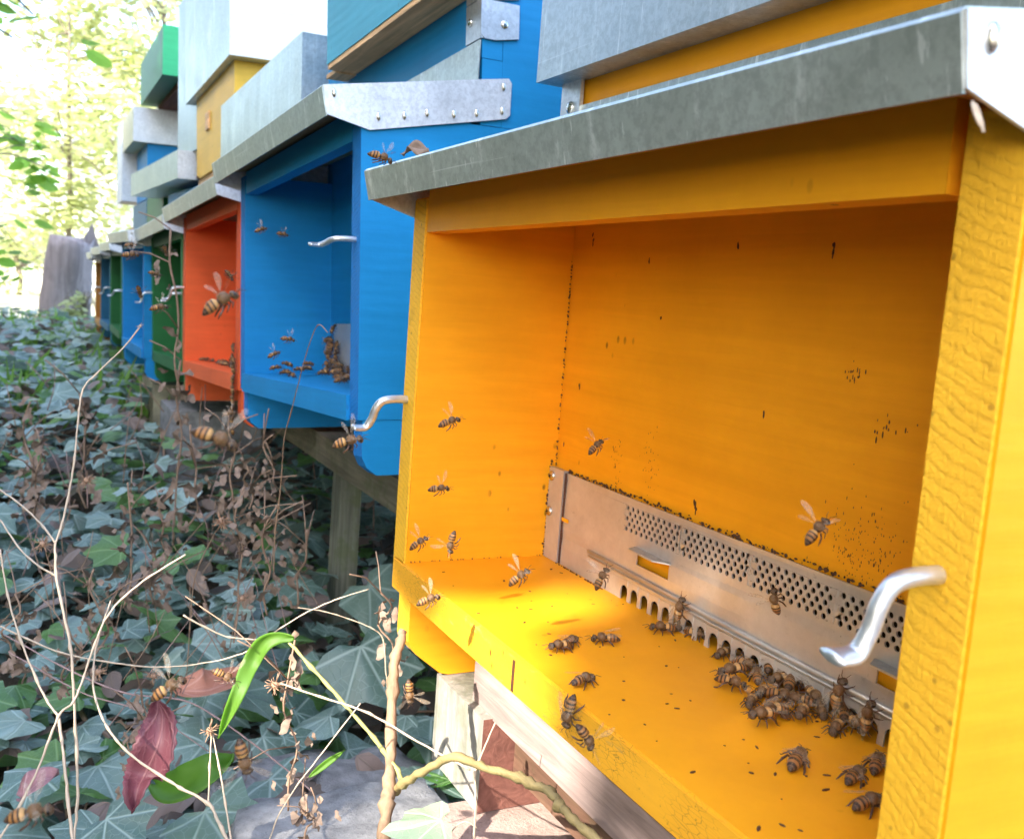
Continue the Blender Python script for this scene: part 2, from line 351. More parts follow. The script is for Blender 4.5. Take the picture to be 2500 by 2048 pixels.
    if full:
        bm = bmesh.new(); box(bm, T + .0005, T + .0195, P - .0045, P - .0008, .0003, HS + .001); done('end_bracket', bm, M['plate'], hv, bev=.0006)
        for z in (.0565, .0323):
            bm = bmesh.new(); bmesh.ops.create_uvsphere(bm, u_segments=20, v_segments=12, radius=.0034)
            for v in bm.verts: v.co.y, v.co.z = v.co.z * .55, v.co.y
            for a in (0, math.pi / 2):
                c_, s_ = math.cos(a + .4), math.sin(a + .4); w1, l1 = .0004, .0016
                q = [Vector((c_ * l1 + s_ * w1, 0, s_ * l1 - c_ * w1)), Vector((c_ * l1 - s_ * w1, 0, s_ * l1 + c_ * w1)), Vector((-c_ * l1 - s_ * w1, 0, -s_ * l1 + c_ * w1)), Vector((-c_ * l1 + s_ * w1, 0, -s_ * l1 - c_ * w1))]
                f = bm.faces.new([bm.verts.new(v + Vector((0, -.00195, 0))) for v in q]); f.material_index = 1
            for v in bm.verts: v.co += Vector((T + .0045, P - .0048, z))
            o = done('screw', bm, [M['screw'], M['dark']], hv, True)
        for wx in (.131, .313):     # folded visors
            bm = bmesh.new(); ya = P - .0032
            pts = [(wx - .004, ya, .0352), (wx + .036, ya, .0345)]
            a0 = [Vector((wx - .002, ya, .0348)), Vector((wx + .004, ya - .009, .0355)), Vector((wx + .028, ya - .009, .0352)), Vector((wx + .034, ya, .0342))]
            up = [bm.verts.new(v) for v in a0]; dn = [bm.verts.new(v - Vector((0, 0, .0009))) for v in a0]
            bm.faces.new(up); bm.faces.new(dn[::-1])
            for k in range(4): bm.faces.new((up[k], dn[k], dn[(k + 1) % 4], up[(k + 1) % 4]))
            done('visor', bm, M['bracket'], hv)
            bm = bmesh.new(); box(bm, wx - .006, wx + .038, P + .0012, P + .0022, .020, .038); done('slider', bm, M['yellow'], hv)
        bm = bmesh.new()    # pressed rib along the plate
        tube(bm, [(.078, P - .0032, .0185), (.2, P - .0035, .0168), (.38, P - .0035, .0165)], .0012, 8); tube(bm, [(.078, P - .0032, .0155), (.2, P - .0034, .0138), (.38, P - .0034, .0135)], .0006, 8)
        done('pressed_rib', bm, M['plate'], hv, True)
        bm = bmesh.new(); box(bm, T + .0205, T + .0214, P - .0040, P - .0012, .0005, HS); box(bm, T + .021, T + .0295, P - .0041, P - .0036, .0296, .0318, 1); done('bracket_gap', bm, [M['prop'], M['yellow']], hv)
        bm = bmesh.new(); r2 = random.Random(3)      # propolis crumbs along joints
        def crumb(x, y_, z, s):
            k = len(bm.verts); bmesh.ops.create_icosphere(bm, subdivisions=1, radius=s, matrix=Matrix.Translation((x, y_, z)) @ Matrix.Diagonal((r2.uniform(.6, 1.8), .7, r2.uniform(.5, 1.4), 1)))
        for k in range(330):
            x = T + .02 + (r2.random() ** 1.2) * .36; crumb(x, P - .001, HS + r2.gauss(.0007, .0008), r2.uniform(.0003, .0010))
        for k in range(110): crumb(T + .001 + abs(r2.gauss(0, .0008)), P - .001, r2.uniform(.0, .20), r2.uniform(.0003, .0009))
        for k in range(60): crumb(T + .0005, P - .004 + r2.gauss(0, .0006), r2.uniform(.0, .066), r2.uniform(.0004, .0012))
        for k in range(40): crumb(T + .02 + r2.random() * .06, P - .005, .0004, r2.uniform(.0003, .0009))
        for k in range(26): crumb(T + .0006, r2.uniform(.0, P), .0006, r2.uniform(.0003, .0006))
        o = tag(done('propolis', bm, M['prop'], hv), kind='stuff')

NAIL = None
def nails(hv, parent, pts):
    global NAIL
    if NAIL is None:
        bm = bmesh.new(); bmesh.ops.create_icosphere(bm, subdivisions=2, radius=.0019, matrix=Matrix.Diagonal((1, 1, 2.0, 1))); NAIL = bpy.data.meshes.new('nail'); bm.to_mesh(NAIL); bm.free()
        NAIL.polygons.foreach_set('use_smooth', [True] * len(NAIL.polygons)); NAIL.materials.append(M['screw'])
    for p in pts: o = bpy.data.objects.new('nail', NAIL); COL.objects.link(o); o.parent = parent; o.location = p
def hive(name, pose, col, label, full=False, hooks=((.005, .103, .25),), depth=.5, upz=.345, uphi=None, side=None, xs=1.):
    x, y, z, a, b, c = pose
    rv = Vector((a, b, c)); R = Matrix.Rotation(rv.length, 4, rv.normalized()) if rv.length > 1e-9 else Matrix.Identity(4)
    hv = empty(name, Matrix.Translation((x, y, z)) @ R @ Matrix.Diagonal((xs, 1, 1, 1)), label=label, cat='beehive', group='beehives standing in a row')
    pm, em = M[col], M[col + '_end']
    D = P + depth
    for s in (0, 1):       # side boards: front end grain strip + painted faces
        X0, X1 = (0, T) if s == 0 else (W - T, W)
        bm = bmesh.new(); box(bm, X0, X1, 0, D, -.0195, ZR + .004)
        for f in bm.faces:
            pass
        if full: bmesh.ops.bevel(bm, geom=[e for e in bm.edges if abs(e.verts[0].co.y) < 1e-4 and abs(e.verts[1].co.y) < 1e-4], offset=.0012, segments=2, affect='EDGES')
        for f in bm.faces:
            if f.calc_center_median().y < .0011: f.material_index = 1
        o = done('side_board', bm, [pm, em], hv)
        # base cheeks
        bm = bmesh.new(); X0, X1 = (0.0005, T) if s == 0 else (W - T, W - .0005)
        prism(bm, [(.004, -.0200), (.004, -.050), (.008, -.059), (.017, -.066), (D, -.066), (D, -.0200)] if not full else [(.006, -.0200), (.006, -.053), (.012, -.062), (.030, -.0765), (.036, -.078), (D, -.078), (D, -.0200)], 0, X0, X1)
        for f in bm.faces:
            cc = f.calc_center_median()
            if cc.y < .034 and abs(f.normal.x) < .5: f.material_index = 1
        done('base_side', bm, [pm, em], hv, bev=.0015 if full else 0)
    bm = bmesh.new(); box(bm, .0035 if full else T, W - .0035 if full else W - T, .0, P + .02, -TB, 0)
    if full: bmesh.ops.bevel(bm, geom=[e for e in bm.edges if abs(e.verts[0].co.y) < 1e-4 and abs(e.verts[1].co.y) < 1e-4], offset=.0012, segments=2, affect='EDGES')
    for v in bm.verts:
        if v.co.y < .002: v.co.y -= .0012 if full else .003
    for f in bm.faces:
        if f.calc_center_median().y < .001: f.material_index = 1
    done('landing_board', bm, [pm, M['yellow_worn'] if full else pm], hv)
    # back wall of the porch = front wall of the hive body
    bm = bmesh.new(); zt = (uphi or upz)
    if full:
        box(bm, T, W - T, P, P + .02, HS - .001, ZR + .06); box(bm, 0, W, P + .0005, P + .02, ZR + .06, zt)
    else:
        box(bm, T, W - T, P, P + .02, -.001, ZR + .06); box(bm, 0, W, P + .0005, P + .02, ZR + .06, zt)
    done('front_wall', bm, pm, hv)
    bm = bmesh.new(); box(bm, 0, T, P + .001, P + .0203, ZR + .0045, ZR + .0595); box(bm, W - T, W, P + .001, P + .0203, ZR + .0045, ZR + .0595); box(bm, 0, T, P + .0205, D, ZR + .0045, zt); box(bm, W - T, W, P + .0205, D, ZR + .0045, zt); box(bm, T, W - T, D - .02, D - .001, -.078, zt)
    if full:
        k0 = len(bm.faces); box(bm, T, W - T, P + .012, P + .02, -.001, HS - .0015, 1)  # near-black panel stands for the unlit hive interior behind the holes
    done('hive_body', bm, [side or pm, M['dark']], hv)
    plate(hv, full)
    # lintel between the side boards
    bm = bmesh.new(); box(bm, T + .0008, W - T - .0042, .0008, .0138, ZL, ZR + .008); done('lintel', bm, pm, hv, bev=.0012)
    # roof board and sheet metal porch roof
    sl = .165
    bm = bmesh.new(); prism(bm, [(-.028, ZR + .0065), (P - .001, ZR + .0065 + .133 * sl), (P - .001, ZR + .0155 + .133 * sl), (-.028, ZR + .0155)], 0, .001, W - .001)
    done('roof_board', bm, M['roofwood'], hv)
    bm = bmesh.new(); th = .0011; ex = .002
    prof = [(-EO + .0038, ZR - (0 if full else .005)), (-EO, ZT - .0012), (-EO + .0012, ZT), (P - .0035, ZT + sl * (P + EO) - .0005), (P - .002, .300)]
    n = len(prof); outer = []; 
    for X in (-ex, W + ex): outer.append([bm.verts.new((X, a_, b_)) for a_, b_ in prof])
    for k in range(n - 1): bm.faces.new((outer[0][k], outer[0][k + 1], outer[1][k + 1], outer[1][k]))
    rf = done('porch_roof', bm, M['galv'], hv); md = rf.modifiers.new('thick', 'SOLIDIFY'); md.thickness = th; md.offset = 0
    for s, X in ((0, -ex - .0004), (1, W + ex + .0004)):
        bm = bmesh.new()
        prism(bm, [(-EO + .0005, ZT - .0002), (-EO + .0036, ZR + .001 - (0 if full else .005)), (.006, .217 if full else .214), (.128, .2375), (.132, .241), (.133, .268), (.130, .2715), (P - .004, ZT + sl * (P + EO))], 0, X - th * .6, X + th * .6)
        fl = done('roof_flange', bm, M['galv_skylit'], hv)
        xx = X + (.0008 if s else -.0008)
        if s: nails(hv, fl, [(xx, -.024, .239), (xx, .013, .2255), (xx, .035, .229), (xx, .055, .2335), (xx, .079, .2355), (xx, .100, .239), (xx, .124, .244), (xx, .125, .264)])
    for hx, hz, ry in hooks: hook(hv, (hx, 0, hz), ry, rad=.0026 if full else .0024)
    return hv
def lid_box(hv, name, x0, x1, y0, depth, z0, z1, fm, sm, name2=None):
    bm = bmesh.new(); box(bm, x0, x1, y0, y0 + depth, z0, z1)
    for f in bm.faces:
        if abs(f.normal.x) > .5 or abs(f.calc_center_median().x - x1) < 1e-6: f.material_index = 1
    return done(name, bm, [fm, sm], hv, bev=.0012)

poses = {'blue': [-.6046, .0139, .0598, .0274, -.0548, .0284], 'orange': [-1.0967, .0145, .0315, .0201, -.0441, .0219], 'green': [-1.578, .0193, .01, .0334, -.0321, .0081],
 'blue5': [-1.9634, -.0082, .0106, .0263, .0048, .0335], 'green6': [-2.7353, .019, .0016, .0179, .0035, -.0059], 'teal7': [-3.1923, .0189, -.0074, .0146, -.0009, .0013], 'amber8': [-3.6068, .0262, -.0203, .0168, -.0024, -.0168]}
Y = hive('yellow_hive', [0, 0, 0, 1e-6, 0, 0], 'yellow', 'nearest beehive, painted yellow, with an open porch, perforated metal entrance plate and grey sheet roof', True, ((.0075, .1035, .35), (.4185, .108, .12)), uphi=.36)
B = hive('blue_hive', poses['blue'], 'blue', 'blue beehive directly behind the yellow one, bees crowded in its open porch', hooks=((W - .011, .128, 1.35),), uphi=.37)
O = hive('orange_hive', poses['orange'], 'orange', 'red-orange beehive with its porch between the blue and the dark green hive', hooks=((.008, .118, .4),), upz=.345)
G = hive('green_hive', poses['green'], 'green', 'dark green beehive standing left of the red-orange one, tall yellow box on top', hooks=((.010, .118, .2), (W - .01, .115, .9)), upz=.35)
B5 = hive('blue_hive', poses['blue5'], 'blue', 'smaller looking blue beehive farther back, left of the dark green porch', hooks=((.01, .11, .9),), upz=.345, xs=.86)
G6 = hive('green_hive', poses['green6'], 'green', 'narrow looking green beehive far down the row, between two blue ones', hooks=((.01, .11, .4),), upz=.40)
T7 = hive('blue_hive', poses['teal7'], 'teal', 'dark teal-blue beehive second from the far end of the row', hooks=((.01, .11, .4),), upz=.40)
A8 = hive('amber_hive', poses['amber8'], 'amber', 'brownish amber beehive at the far end of the row by the stump', hooks=(), upz=.34)

# tops of the hives ------------------------------------------------------------
lid_box(Y, 'metal_lid', -.012, W + .012, .085, .55, .3165, .50, M['lid'], M['lid'])
bm = bmesh.new(); prism(bm, [(-.001, .33), (-.001, .2725), (.012, .2725), (.018, .277), (.0215, .284), (.0215, .33)], 1, P - .0045, P - .0018); box(bm, -.0035, -.001, P - .0045, P + .03, .275, .33)
done('corner_strap', bm, M['bracket'], Y, bev=.0005)
bm = bmesh.new(); bmesh.ops.create_uvsphere(bm, u_segments=16, v_segments=10, radius=.0042, matrix=Matrix.Translation((.010, P - .0048, .2995)) @ Matrix.Diagonal((1, .5, 1, 1))); done('screw', bm, M['screw'], Y, True)
# blue: protruding pale blue box with raw wood underside, zinc corner hinge
bm = bmesh.new(); box(bm, .108, W + .003, .070, P + .4, .347, .56); o = done('upper_box', bm, M['cyan'], B, bev=.001); tag(o, 'pale blue upper box')
bm = bmesh.new(); box(bm, .109, W - .026, .071, P - .0008, .3415, .3468); box(bm, .074, .1085, .080, P - .0008, .340, .3445); done('raw_wood_rim', bm, M['rawwood'], B)
for k, (z0, z1) in enumerate(((.3015, .3335), (.3345, .40))):
    bm = bmesh.new(); box(bm, W - .027, W + .0022, P - .0022, P + .0002, z0, z1)
    prism(bm, [(P - .0022, z1), (P - .0022, z0 + .003), (P + .002, z0), (P + .012, z0), (P + .034, z0 + .004), (P + .034, z1)], 0, W + .0004, W + .0028)
    hb = done('hinge_plate', bm, M['bracket'], B, bev=.0005)
    for (cx, cy, cz, dx, dy) in ((W - .018, P - .0028, z0 + .017, 1, .5), (W + .003, P + .020, z0 + .014, .5, 1)):
        bm = bmesh.new(); bmesh.ops.create_uvsphere(bm, u_segments=14, v_segments=8, radius=.0037, matrix=Matrix.Translation((cx, cy, cz)) @ Matrix.Diagonal((dx, dy, 1, 1)))
        done('screw', bm, M['screw'], hb, True)
# orange: galvanised lid
lid_box(O, 'metal_lid', -.072, W + .008, .072, .50, .344, .432, M['galv'], M['lid'])
bm = bmesh.new(); box(bm, -.03, W, P - .012, P + .2, .300, .3435); done('upper_box', bm, M['rawwood'], O)
# green: yellow super and tall metal lid
bm = bmesh.new(); box(bm, .048, W + .008, .084, .45, .3505, .520); sb = done('upper_box', bm, M['yellow_far'], G, bev=.001); tag(sb, 'faded yellow upper box')
bm = bmesh.new(); box(bm, .17, .205, .080, .0838, .43, .462); done('entrance_slot', bm, M['rawwood'], sb)
bm = bmesh.new(); box(bm, .045, W, .088, .44, .302, .350); done('lower_rim', bm, M['rawwood'], G)
lid_box(G, 'metal_lid', -.005, W + .04, .070, .44, .508, .72, M['galv'], M['white'])  # white side face: sky glare on the metal put into its colour
# fifth hive: grey lid, pale upper box
lid_box(B5, 'metal_lid', -.48, .40, .070, .46, .360, .418, M['galv'], M['galv_skylit'])
lid_box(B5, 'upper_box', .19, .46, .10, .35, .4185, .75, M['lid'], M['white'])
# sixth hive: blue box under a white metal cover, green box with a lit-coloured side on top
lid_box(G6, 'blue_box', -.46, -.11, .115, .38, .40, .5745, M['blue'], M['blue'])
lid_box(G6, 'metal_lid', -.49, -.09, .070, .46, .575, .682, M['cream'], M['galv_skylit'])
lid_box(G6, 'brown_box', -.15, .36, .15, .3, .6835, .700, M['red_shade_wood'], M['red_shade_wood'])
lid_box(G6, 'green_box', -.19, .425, .10, .40, .7005, .83, M['green'], M['green_lit'])
lid_box(T7, 'metal_lid', -.25, -.04, .07, .4, .42, .70, M['white'], M['galv_skylit'])

# ------------------------------------------------------------------ supports
def boxobj(name, dims, mats, bev=.002, label=None, cat=None, parent=None, kind=None, rot=None):
    x0, x1, y0, y1, z0, z1 = dims; cx, cy = (x0 + x1) / 2, (y0 + y1) / 2
    bm = bmesh.new(); box(bm, x0 - cx, x1 - cx, y0 - cy, y1 - cy, 0, z1 - z0)
    o = done(name, bm, mats, parent, bev=bev); o.location = (cx, cy, z0)
    if rot: o.rotation_euler = rot
    if label: tag(o, label, cat, kind=kind)
    return o
o = boxobj('wood_block', (.017, .092, .030, .13, -.138, -.0785), [M['blockwood'], M['red_shade_wood']], label='squat grey weathered wood block carrying the near corner of the yellow hive', cat='wood block')
for f in o.data.polygons:
    if f.normal.x > .5: f.material_index = 1  # side in shade: reddish bounce light put into its colour
boxobj('wood_beam', (.093, .75, .052, .10, -.115, -.079), M['beamwood'], label='dark brown beam running under the yellow hive behind the pale plank', cat='beam')
boxobj('wood_plank', (.062, .80, .036, .0515, -.0795, -.0535), M['plankwood'], .0012, label='pale pinkish plank lit by the sun below the yellow landing board', cat='plank')
boxobj('paving_slab', (.075, .9, -.01, .6, -.170, -.1385), M['slab'], .004, label='flat pinkish slab on which the grey wood block stands', cat='slab', kind='structure')
boxobj('long_beam', (-3.9, -.16, .128, .19, -.058, -.0215), M['longbeam'], .002, label='long mossy beam carrying the blue hive and those behind it', cat='beam', rot=(0, .0, 0))
boxobj('support_post', (-.605, -.568, .135, .162, -.45, -.0585), M['postwood'], .003, label='upright mossy post under the beam between the blue and yellow hives', cat='post')
boxobj('concrete_block', (-1.86, -1.62, .03, .2, -.30, -.068), M['block_far'], .006, label='crumbling yellowish block under the far blue hive', cat='block')
boxobj('concrete_block', (-1.50, -1.33, .03, .2, -.30, -.086), M['concrete'], .006, label='grey block under the dark green hive', cat='block')

# ------------------------------------------------------------------ ground
def gz(x, y):
    z = -.345 + .075 * min(max(-x, 0), 2.2)
    return z + .018 * math.sin(x * 3.1 + y * 2) + .014 * math.sin(y * 5.3 - x * 1.7)
def ground():
    xs = [60, 20, 8, 4, 2.5, 1.5, 1, .7] + [.6 - .12 * k for k in range(40)] + [-4.5 - .5 * k for k in range(12)] + [-12, -16, -24, -40, -70, -120, -200]
    ys = [-120, -60, -30, -15, -8, -5, -3, -2, -1.5] + [-1.2 + .12 * k for k in range(24)] + [1.8, 2.2, 3, 4, 6, 9, 15, 30, 60, 120]
    bm = bmesh.new(); g = [[bm.verts.new((x, y, gz(x, y) - .0)) for y in ys] for x in xs]
    for i in range(len(xs) - 1):
        for j in range(len(ys) - 1): bm.faces.new((g[i][j], g[i][j + 1], g[i + 1][j + 1], g[i + 1][j]))
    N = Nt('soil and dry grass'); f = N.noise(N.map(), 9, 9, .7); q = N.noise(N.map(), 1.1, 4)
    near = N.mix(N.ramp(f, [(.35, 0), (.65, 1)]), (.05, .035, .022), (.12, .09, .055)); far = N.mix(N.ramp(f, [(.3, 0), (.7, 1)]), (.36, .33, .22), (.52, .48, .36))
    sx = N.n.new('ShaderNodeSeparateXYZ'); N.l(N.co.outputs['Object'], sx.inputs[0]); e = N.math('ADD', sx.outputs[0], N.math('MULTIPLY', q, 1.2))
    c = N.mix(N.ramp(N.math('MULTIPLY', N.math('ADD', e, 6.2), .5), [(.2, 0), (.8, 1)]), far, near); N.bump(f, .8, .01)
    o = done('ground', bm, N.set(col=c, rough=.95), smooth=True); o['kind'] = 'structure'
ground()

# rough concrete lump by the block
def lump(name, c, s, mat, seed, label, cat, sub=4, flat=.6, kind=None):
    r = random.Random(seed); bm = bmesh.new(); bmesh.ops.create_cube(bm, size=2); bmesh.ops.subdivide_edges(bm, edges=bm.edges, cuts=9, use_grid_fill=True)
    from mathutils import noise
    for v in bm.verts:
        p = v.co.copy(); k = p.normalized(); q = p.lerp(k * 1.25, .35)
        n = noise.fractal(q * 1.7 + Vector((seed, 0, 0)), 1, 2, 5); q += k * n * .12
        v.co = Vector((q.x * s[0], q.y * s[1], q.z * s[2]))
    o = done(name, bm, mat, smooth=True); o.location = c; tag(o, label, cat, kind=kind); return o
lump('concrete_slab', (-.005, -.010, -.234), (.068, .078, .038), M['concrete'], 3, 'rough whitish lump of concrete beside the grey wood block, bottom of the picture', 'concrete')
lump('stone', (-.11, .0, -.285), (.085, .09, .06), M['concrete'], 9, 'low pale stone half under ivy left of the concrete lump', 'stone')

# ------------------------------------------------------------------ leaves as one mesh of many small shapes
IVY = [(0, 1.0), (.13, .84), (.28, .66), (.42, .62), (.60, .60), (.57, .44), (.52, .30), (.56, .12), (.60, -.06), (.44, -.15), (.20, -.18), (.02, -.02)]
def leaf_template(outl, fold=.10, ring=.5):
    o = [(x, y) for x, y in outl]; full = o + [(-x, y) for x, y in o[::-1] if abs(x) > .03]
    n = len(full); V = [(0, .02, 0)] + [(x * ring, y * ring, 0) for x, y in full] + [(x, y, 0) for x, y in full]
    F = [(0, 1 + k, 1 + (k + 1) % n) for k in range(n)] + [(1 + k, 1 + n + k, 1 + n + (k + 1) % n, 1 + (k + 1) % n) for k in range(n)]
    V = np.array(V, float); V[:, 2] = -fold * np.abs(V[:, 0]) ** 1.3 + 0.04 * np.sin(V[:, 0] * 9) * V[:, 1]
    return V, F
OVAL = [(0, 1), (.16, .85), (.27, .62), (.30, .40), (.24, .18), (.12, .04), (.01, 0)]
TIVY = leaf_template(IVY); TOV = leaf_template(OVAL, .25)
def leaves(name, tmpl, items, mats, parent=None, droop=.25, seed=1, petiole=0, pmat=None):
    """items: list of (pos, direction, normal, size, tint, material)"""
    V, F = tmpl; nv = len(V); r = np.random.default_rng(seed); n = len(items)
    pos = np.array([i[0] for i in items], float); d = np.array([i[1] for i in items], float); nn = np.array([i[2] for i in items], float)
    sz = np.array([i[3] for i in items], float); tint = np.array([i[4] for i in items], float); mi = [i[5] for i in items]
    d /= np.linalg.norm(d, axis=1)[:, None]; nn -= (nn * d).sum(1)[:, None] * d; nn /= np.linalg.norm(nn, axis=1)[:, None]; s = np.cross(d, nn)
    L = np.repeat(V[None], n, 0); dr = r.uniform(.0, 1, (n, 1)) * droop; cup = r.uniform(-.25, .35, (n, 1))
    L[:, :, 2] += -dr * L[:, :, 1] ** 2 + cup * L[:, :, 0] ** 2 + r.normal(0, .018, L.shape[:2])
    L[:, :, 0] *= r.uniform(.8, 1.15, (n, 1))
    co = pos[:, None] + sz[:, None, None] * (L[:, :, :1] * s[:, None] + L[:, :, 1:2] * d[:, None] + L[:, :, 2:] * nn[:, None])
    co = co.reshape(-1, 3)
    lens = np.array([len(f) for f in F]); flat = np.concatenate([np.array(f) for f in F])
    loops = (flat[None] + (np.arange(n) * nv)[:, None]).ravel(); ls = np.tile(lens, n)
    me = bpy.data.meshes.new(name); me.vertices.add(n * nv); me.vertices.foreach_set('co', co.ravel())
    me.loops.add(len(loops)); me.loops.foreach_set('vertex_index', loops.astype(np.int32)); me.polygons.add(len(ls))
    me.polygons.foreach_set('loop_start', np.concatenate([[0], np.cumsum(ls)[:-1]]).astype(np.int32)); me.polygons.foreach_set('loop_total', ls.astype(np.int32))
    me.polygons.foreach_set('material_index', np.repeat(np.array(mi), len(F)).astype(np.int32)); me.polygons.foreach_set('use_smooth', [True] * len(ls))
    uv = me.uv_layers.new(name='UVMap'); u = np.tile(V[:, :2], (n, 1))[loops]; uv.data.foreach_set('uv', u.ravel())
    at = me.attributes.new('tint', 'FLOAT', 'POINT'); at.data.foreach_set('value', np.repeat(tint, nv)); me.update(); me.validate()
    return link(name, me, mats, parent)

def up_n(r, k=.35): return Vector((r.gauss(.12, k), r.gauss(-.1, k), 1))
def rdir(r):
    a = r.uniform(0, 6.283); return Vector((math.cos(a), math.sin(a), r.uniform(-.35, .1)))
def ivy():
    r = random.Random(11); it = []
    def clear(p):      # keep the space of slab, block and camera free
        if -.03 < p.x < 1 and -.10 < p.y < .7 and p.z > -.33: return False
        if (p - CP).length < .35: return False
        return True
    def dens(x): return 760 if x > -1.2 else 520 if x > -2.5 else 260 if x > -4 else 120
    for k in range(9000):
        x = .35 - 5.2 * r.random() ** 1.4; y = r.uniform(-.45, .75 if x > -4 else .6)
        if y > .25 and r.random() < .45: continue
        if x > -.03 and y > -.1: continue
        if -1.9 < x < -1.3 and .0 < y < .25: continue
        lay = r.random(); h = gz(x, y) + .015 + .115 * lay ** 1.2
        s = r.uniform(.020, .054) * (1 if r.random() < .9 else 1.3) * (1.0 if x > -2.5 else 1.15)
        p = Vector((x, y, h))
        if not clear(p): continue
        old = r.random() < .07
        it.append((p, rdir(r), up_n(r, .30 + .2 * (1 - lay)), s, r.random() ** 1.1, 1 if old else 2 if r.random() < .24 else 0))
    # bed of steeper, darker leaves climbing behind the beam
    for k in range(700):
        x = r.uniform(-2.6, -.1); y = r.uniform(.3, .75); z = gz(x, y) + r.uniform(.02, .34) * (1 if x > -1.4 else .6)
        it.append((Vector((x, y, z)), rdir(r), Vector((r.gauss(.3, .3), -.8, r.uniform(.2, .9))), r.uniform(.03, .05), r.random(), 0))
    # the large leaves that can be told in the foreground
    big = [(330, 1560, 1.10, .060, (.3, -1, .0)), (470, 1570, 1.02, .075, (.9, .5, -.2)), (150, 1530, 1.15, .06, (1, .2, 0)), (400, 1440, 1.35, .075, (.7, -.8, 0)), (480, 1700, .93, .058, (.6, .9, -.3)), (590, 1690, .9, .05, (.1, 1, -.4)),
           (240, 1870, .80, .050, (1, .2, -.1)), (640, 1800, .86, .048, (.5, .7, -.4)), (880, 1580, .92, .075, (.9, .3, -.6)), (800, 1640, .95, .055, (-.5, .5, -.2)), (850, 1830, .85, .05, (.2, .9, -.5)), (660, 1900, .78, .045, (.8, .5, -.2)), (60, 1760, .85, .05, (.4, -.8, 0)),
           (90, 1880, .74, .042, (.9, -.3, -.2)), (500, 1980, .72, .05, (.6, .2, -.2)), (260, 2000, .68, .04, (.9, .6, -.2)), (720, 1740, .9, .05, (-.3, 1, -.4)), (900, 1430, 1.1, .07, (.6, .6, -.6)), (30, 1480, 1.2, .06, (.9, -.6, 0)), (420, 1860, .82, .045, (-.2, .8, -.2))]
    for u, v, dd, s, d in big: it.append((dist(u, v, dd), Vector(d), Vector((r.gauss(.25, .12), r.gauss(-.35, .12), 1)), s, r.random(), 0))
    r9 = random.Random(6); i2 = [q for q in it[:-20] if r9.random() < .3]; ids = set(map(id, i2)); it = [q for q in it if id(q) not in ids]
    TM = leaf_template([(0, 1), (.12, .84), (.25, .66), (.36, .46), (.38, .24), (.30, .05), (.14, -.06), (.02, -.01)], .12)
    o = leaves('ivy_ground_cover', TM, i2, [M['ivy'], M['ivy_old'], M['ivy_green']], seed=15, droop=.35); tag(o, kind='stuff', label='older oval ivy leaves mixed into the ground cover', cat='ivy')
    o = leaves('ivy', TIVY, it, [M['ivy'], M['ivy_old'], M['ivy_green']], seed=5); tag(o, kind='stuff', label='dark green ivy leaves covering the ground below the hives', cat='ivy')
    # petioles and runners
    bm = bmesh.new()
    for k in range(420):
        i = it[r.randrange(len(it))]; p = Vector(i[0])
        if p.x < -2.2: continue
        b = Vector((p.x + r.uniform(-.04, .04), p.y + r.uniform(-.04, .04), gz(p.x, p.y) - .01)); tube(bm, [b, b.lerp(p, .5) + Vector((r.gauss(0, .006), 0, .004)), p], .0011, 5, cap=False)
    for k in range(60):
        x, y = r.uniform(-2, .0), r.uniform(-.4, .4)
        pts = []; a = r.uniform(0, 6.28)
        for q in range(6): pts.append(Vector((x, y, gz(x, y) + .02 + r.uniform(0, .04)))); a += r.gauss(0, .5); x += .07 * math.cos(a); y += .07 * math.sin(a)
        tube(bm, spline(pts, 3), r.uniform(.0012, .003), 5, cap=False)
    o = done('ivy_stems', bm, M['stem_brown'], smooth=True); tag(o, kind='stuff', label='thin brown ivy stems tangled under the leaves', cat='ivy stems')
ivy()
def litter():
    r = random.Random(21); it = []
    for k in range(2600):
        x = .35 - 5 * r.random() ** 1.3; y = r.uniform(-.45, .7)
        if x > -.03 and y > -.1: continue
        it.append((Vector((x, y, gz(x, y) + r.uniform(.002, .125))), rdir(r), up_n(r, .6), r.uniform(.02, .045), r.random(), 0))
    o = leaves('leaf_litter', TOV, it, [M['ivy_old']], seed=9, droop=.8); tag(o, kind='stuff', label='brown dead leaves lying between the ivy', cat='leaf litter')
    it = []
    for k in range(1100):
        x = r.uniform(-4.8, -1.6); y = r.uniform(-.5, .3)
        b = Vector((x, y, gz(x, y) + .03)); it.append((b, Vector((r.gauss(0, .5), r.gauss(0, .5), 1)), Vector((r.gauss(0, 1), r.gauss(0, 1), .1)), r.uniform(.05, .13), r.random(), 0))
    TG = leaf_template([(0, 1), (.05, .6), (.06, .3), (.03, 0)], 0)
    o = leaves('grass', TG, it, [M['grasst']], seed=10, droop=.9); tag(o, kind='stuff', label='bright green grass and weeds among the ivy in the distance', cat='grass')
litter()

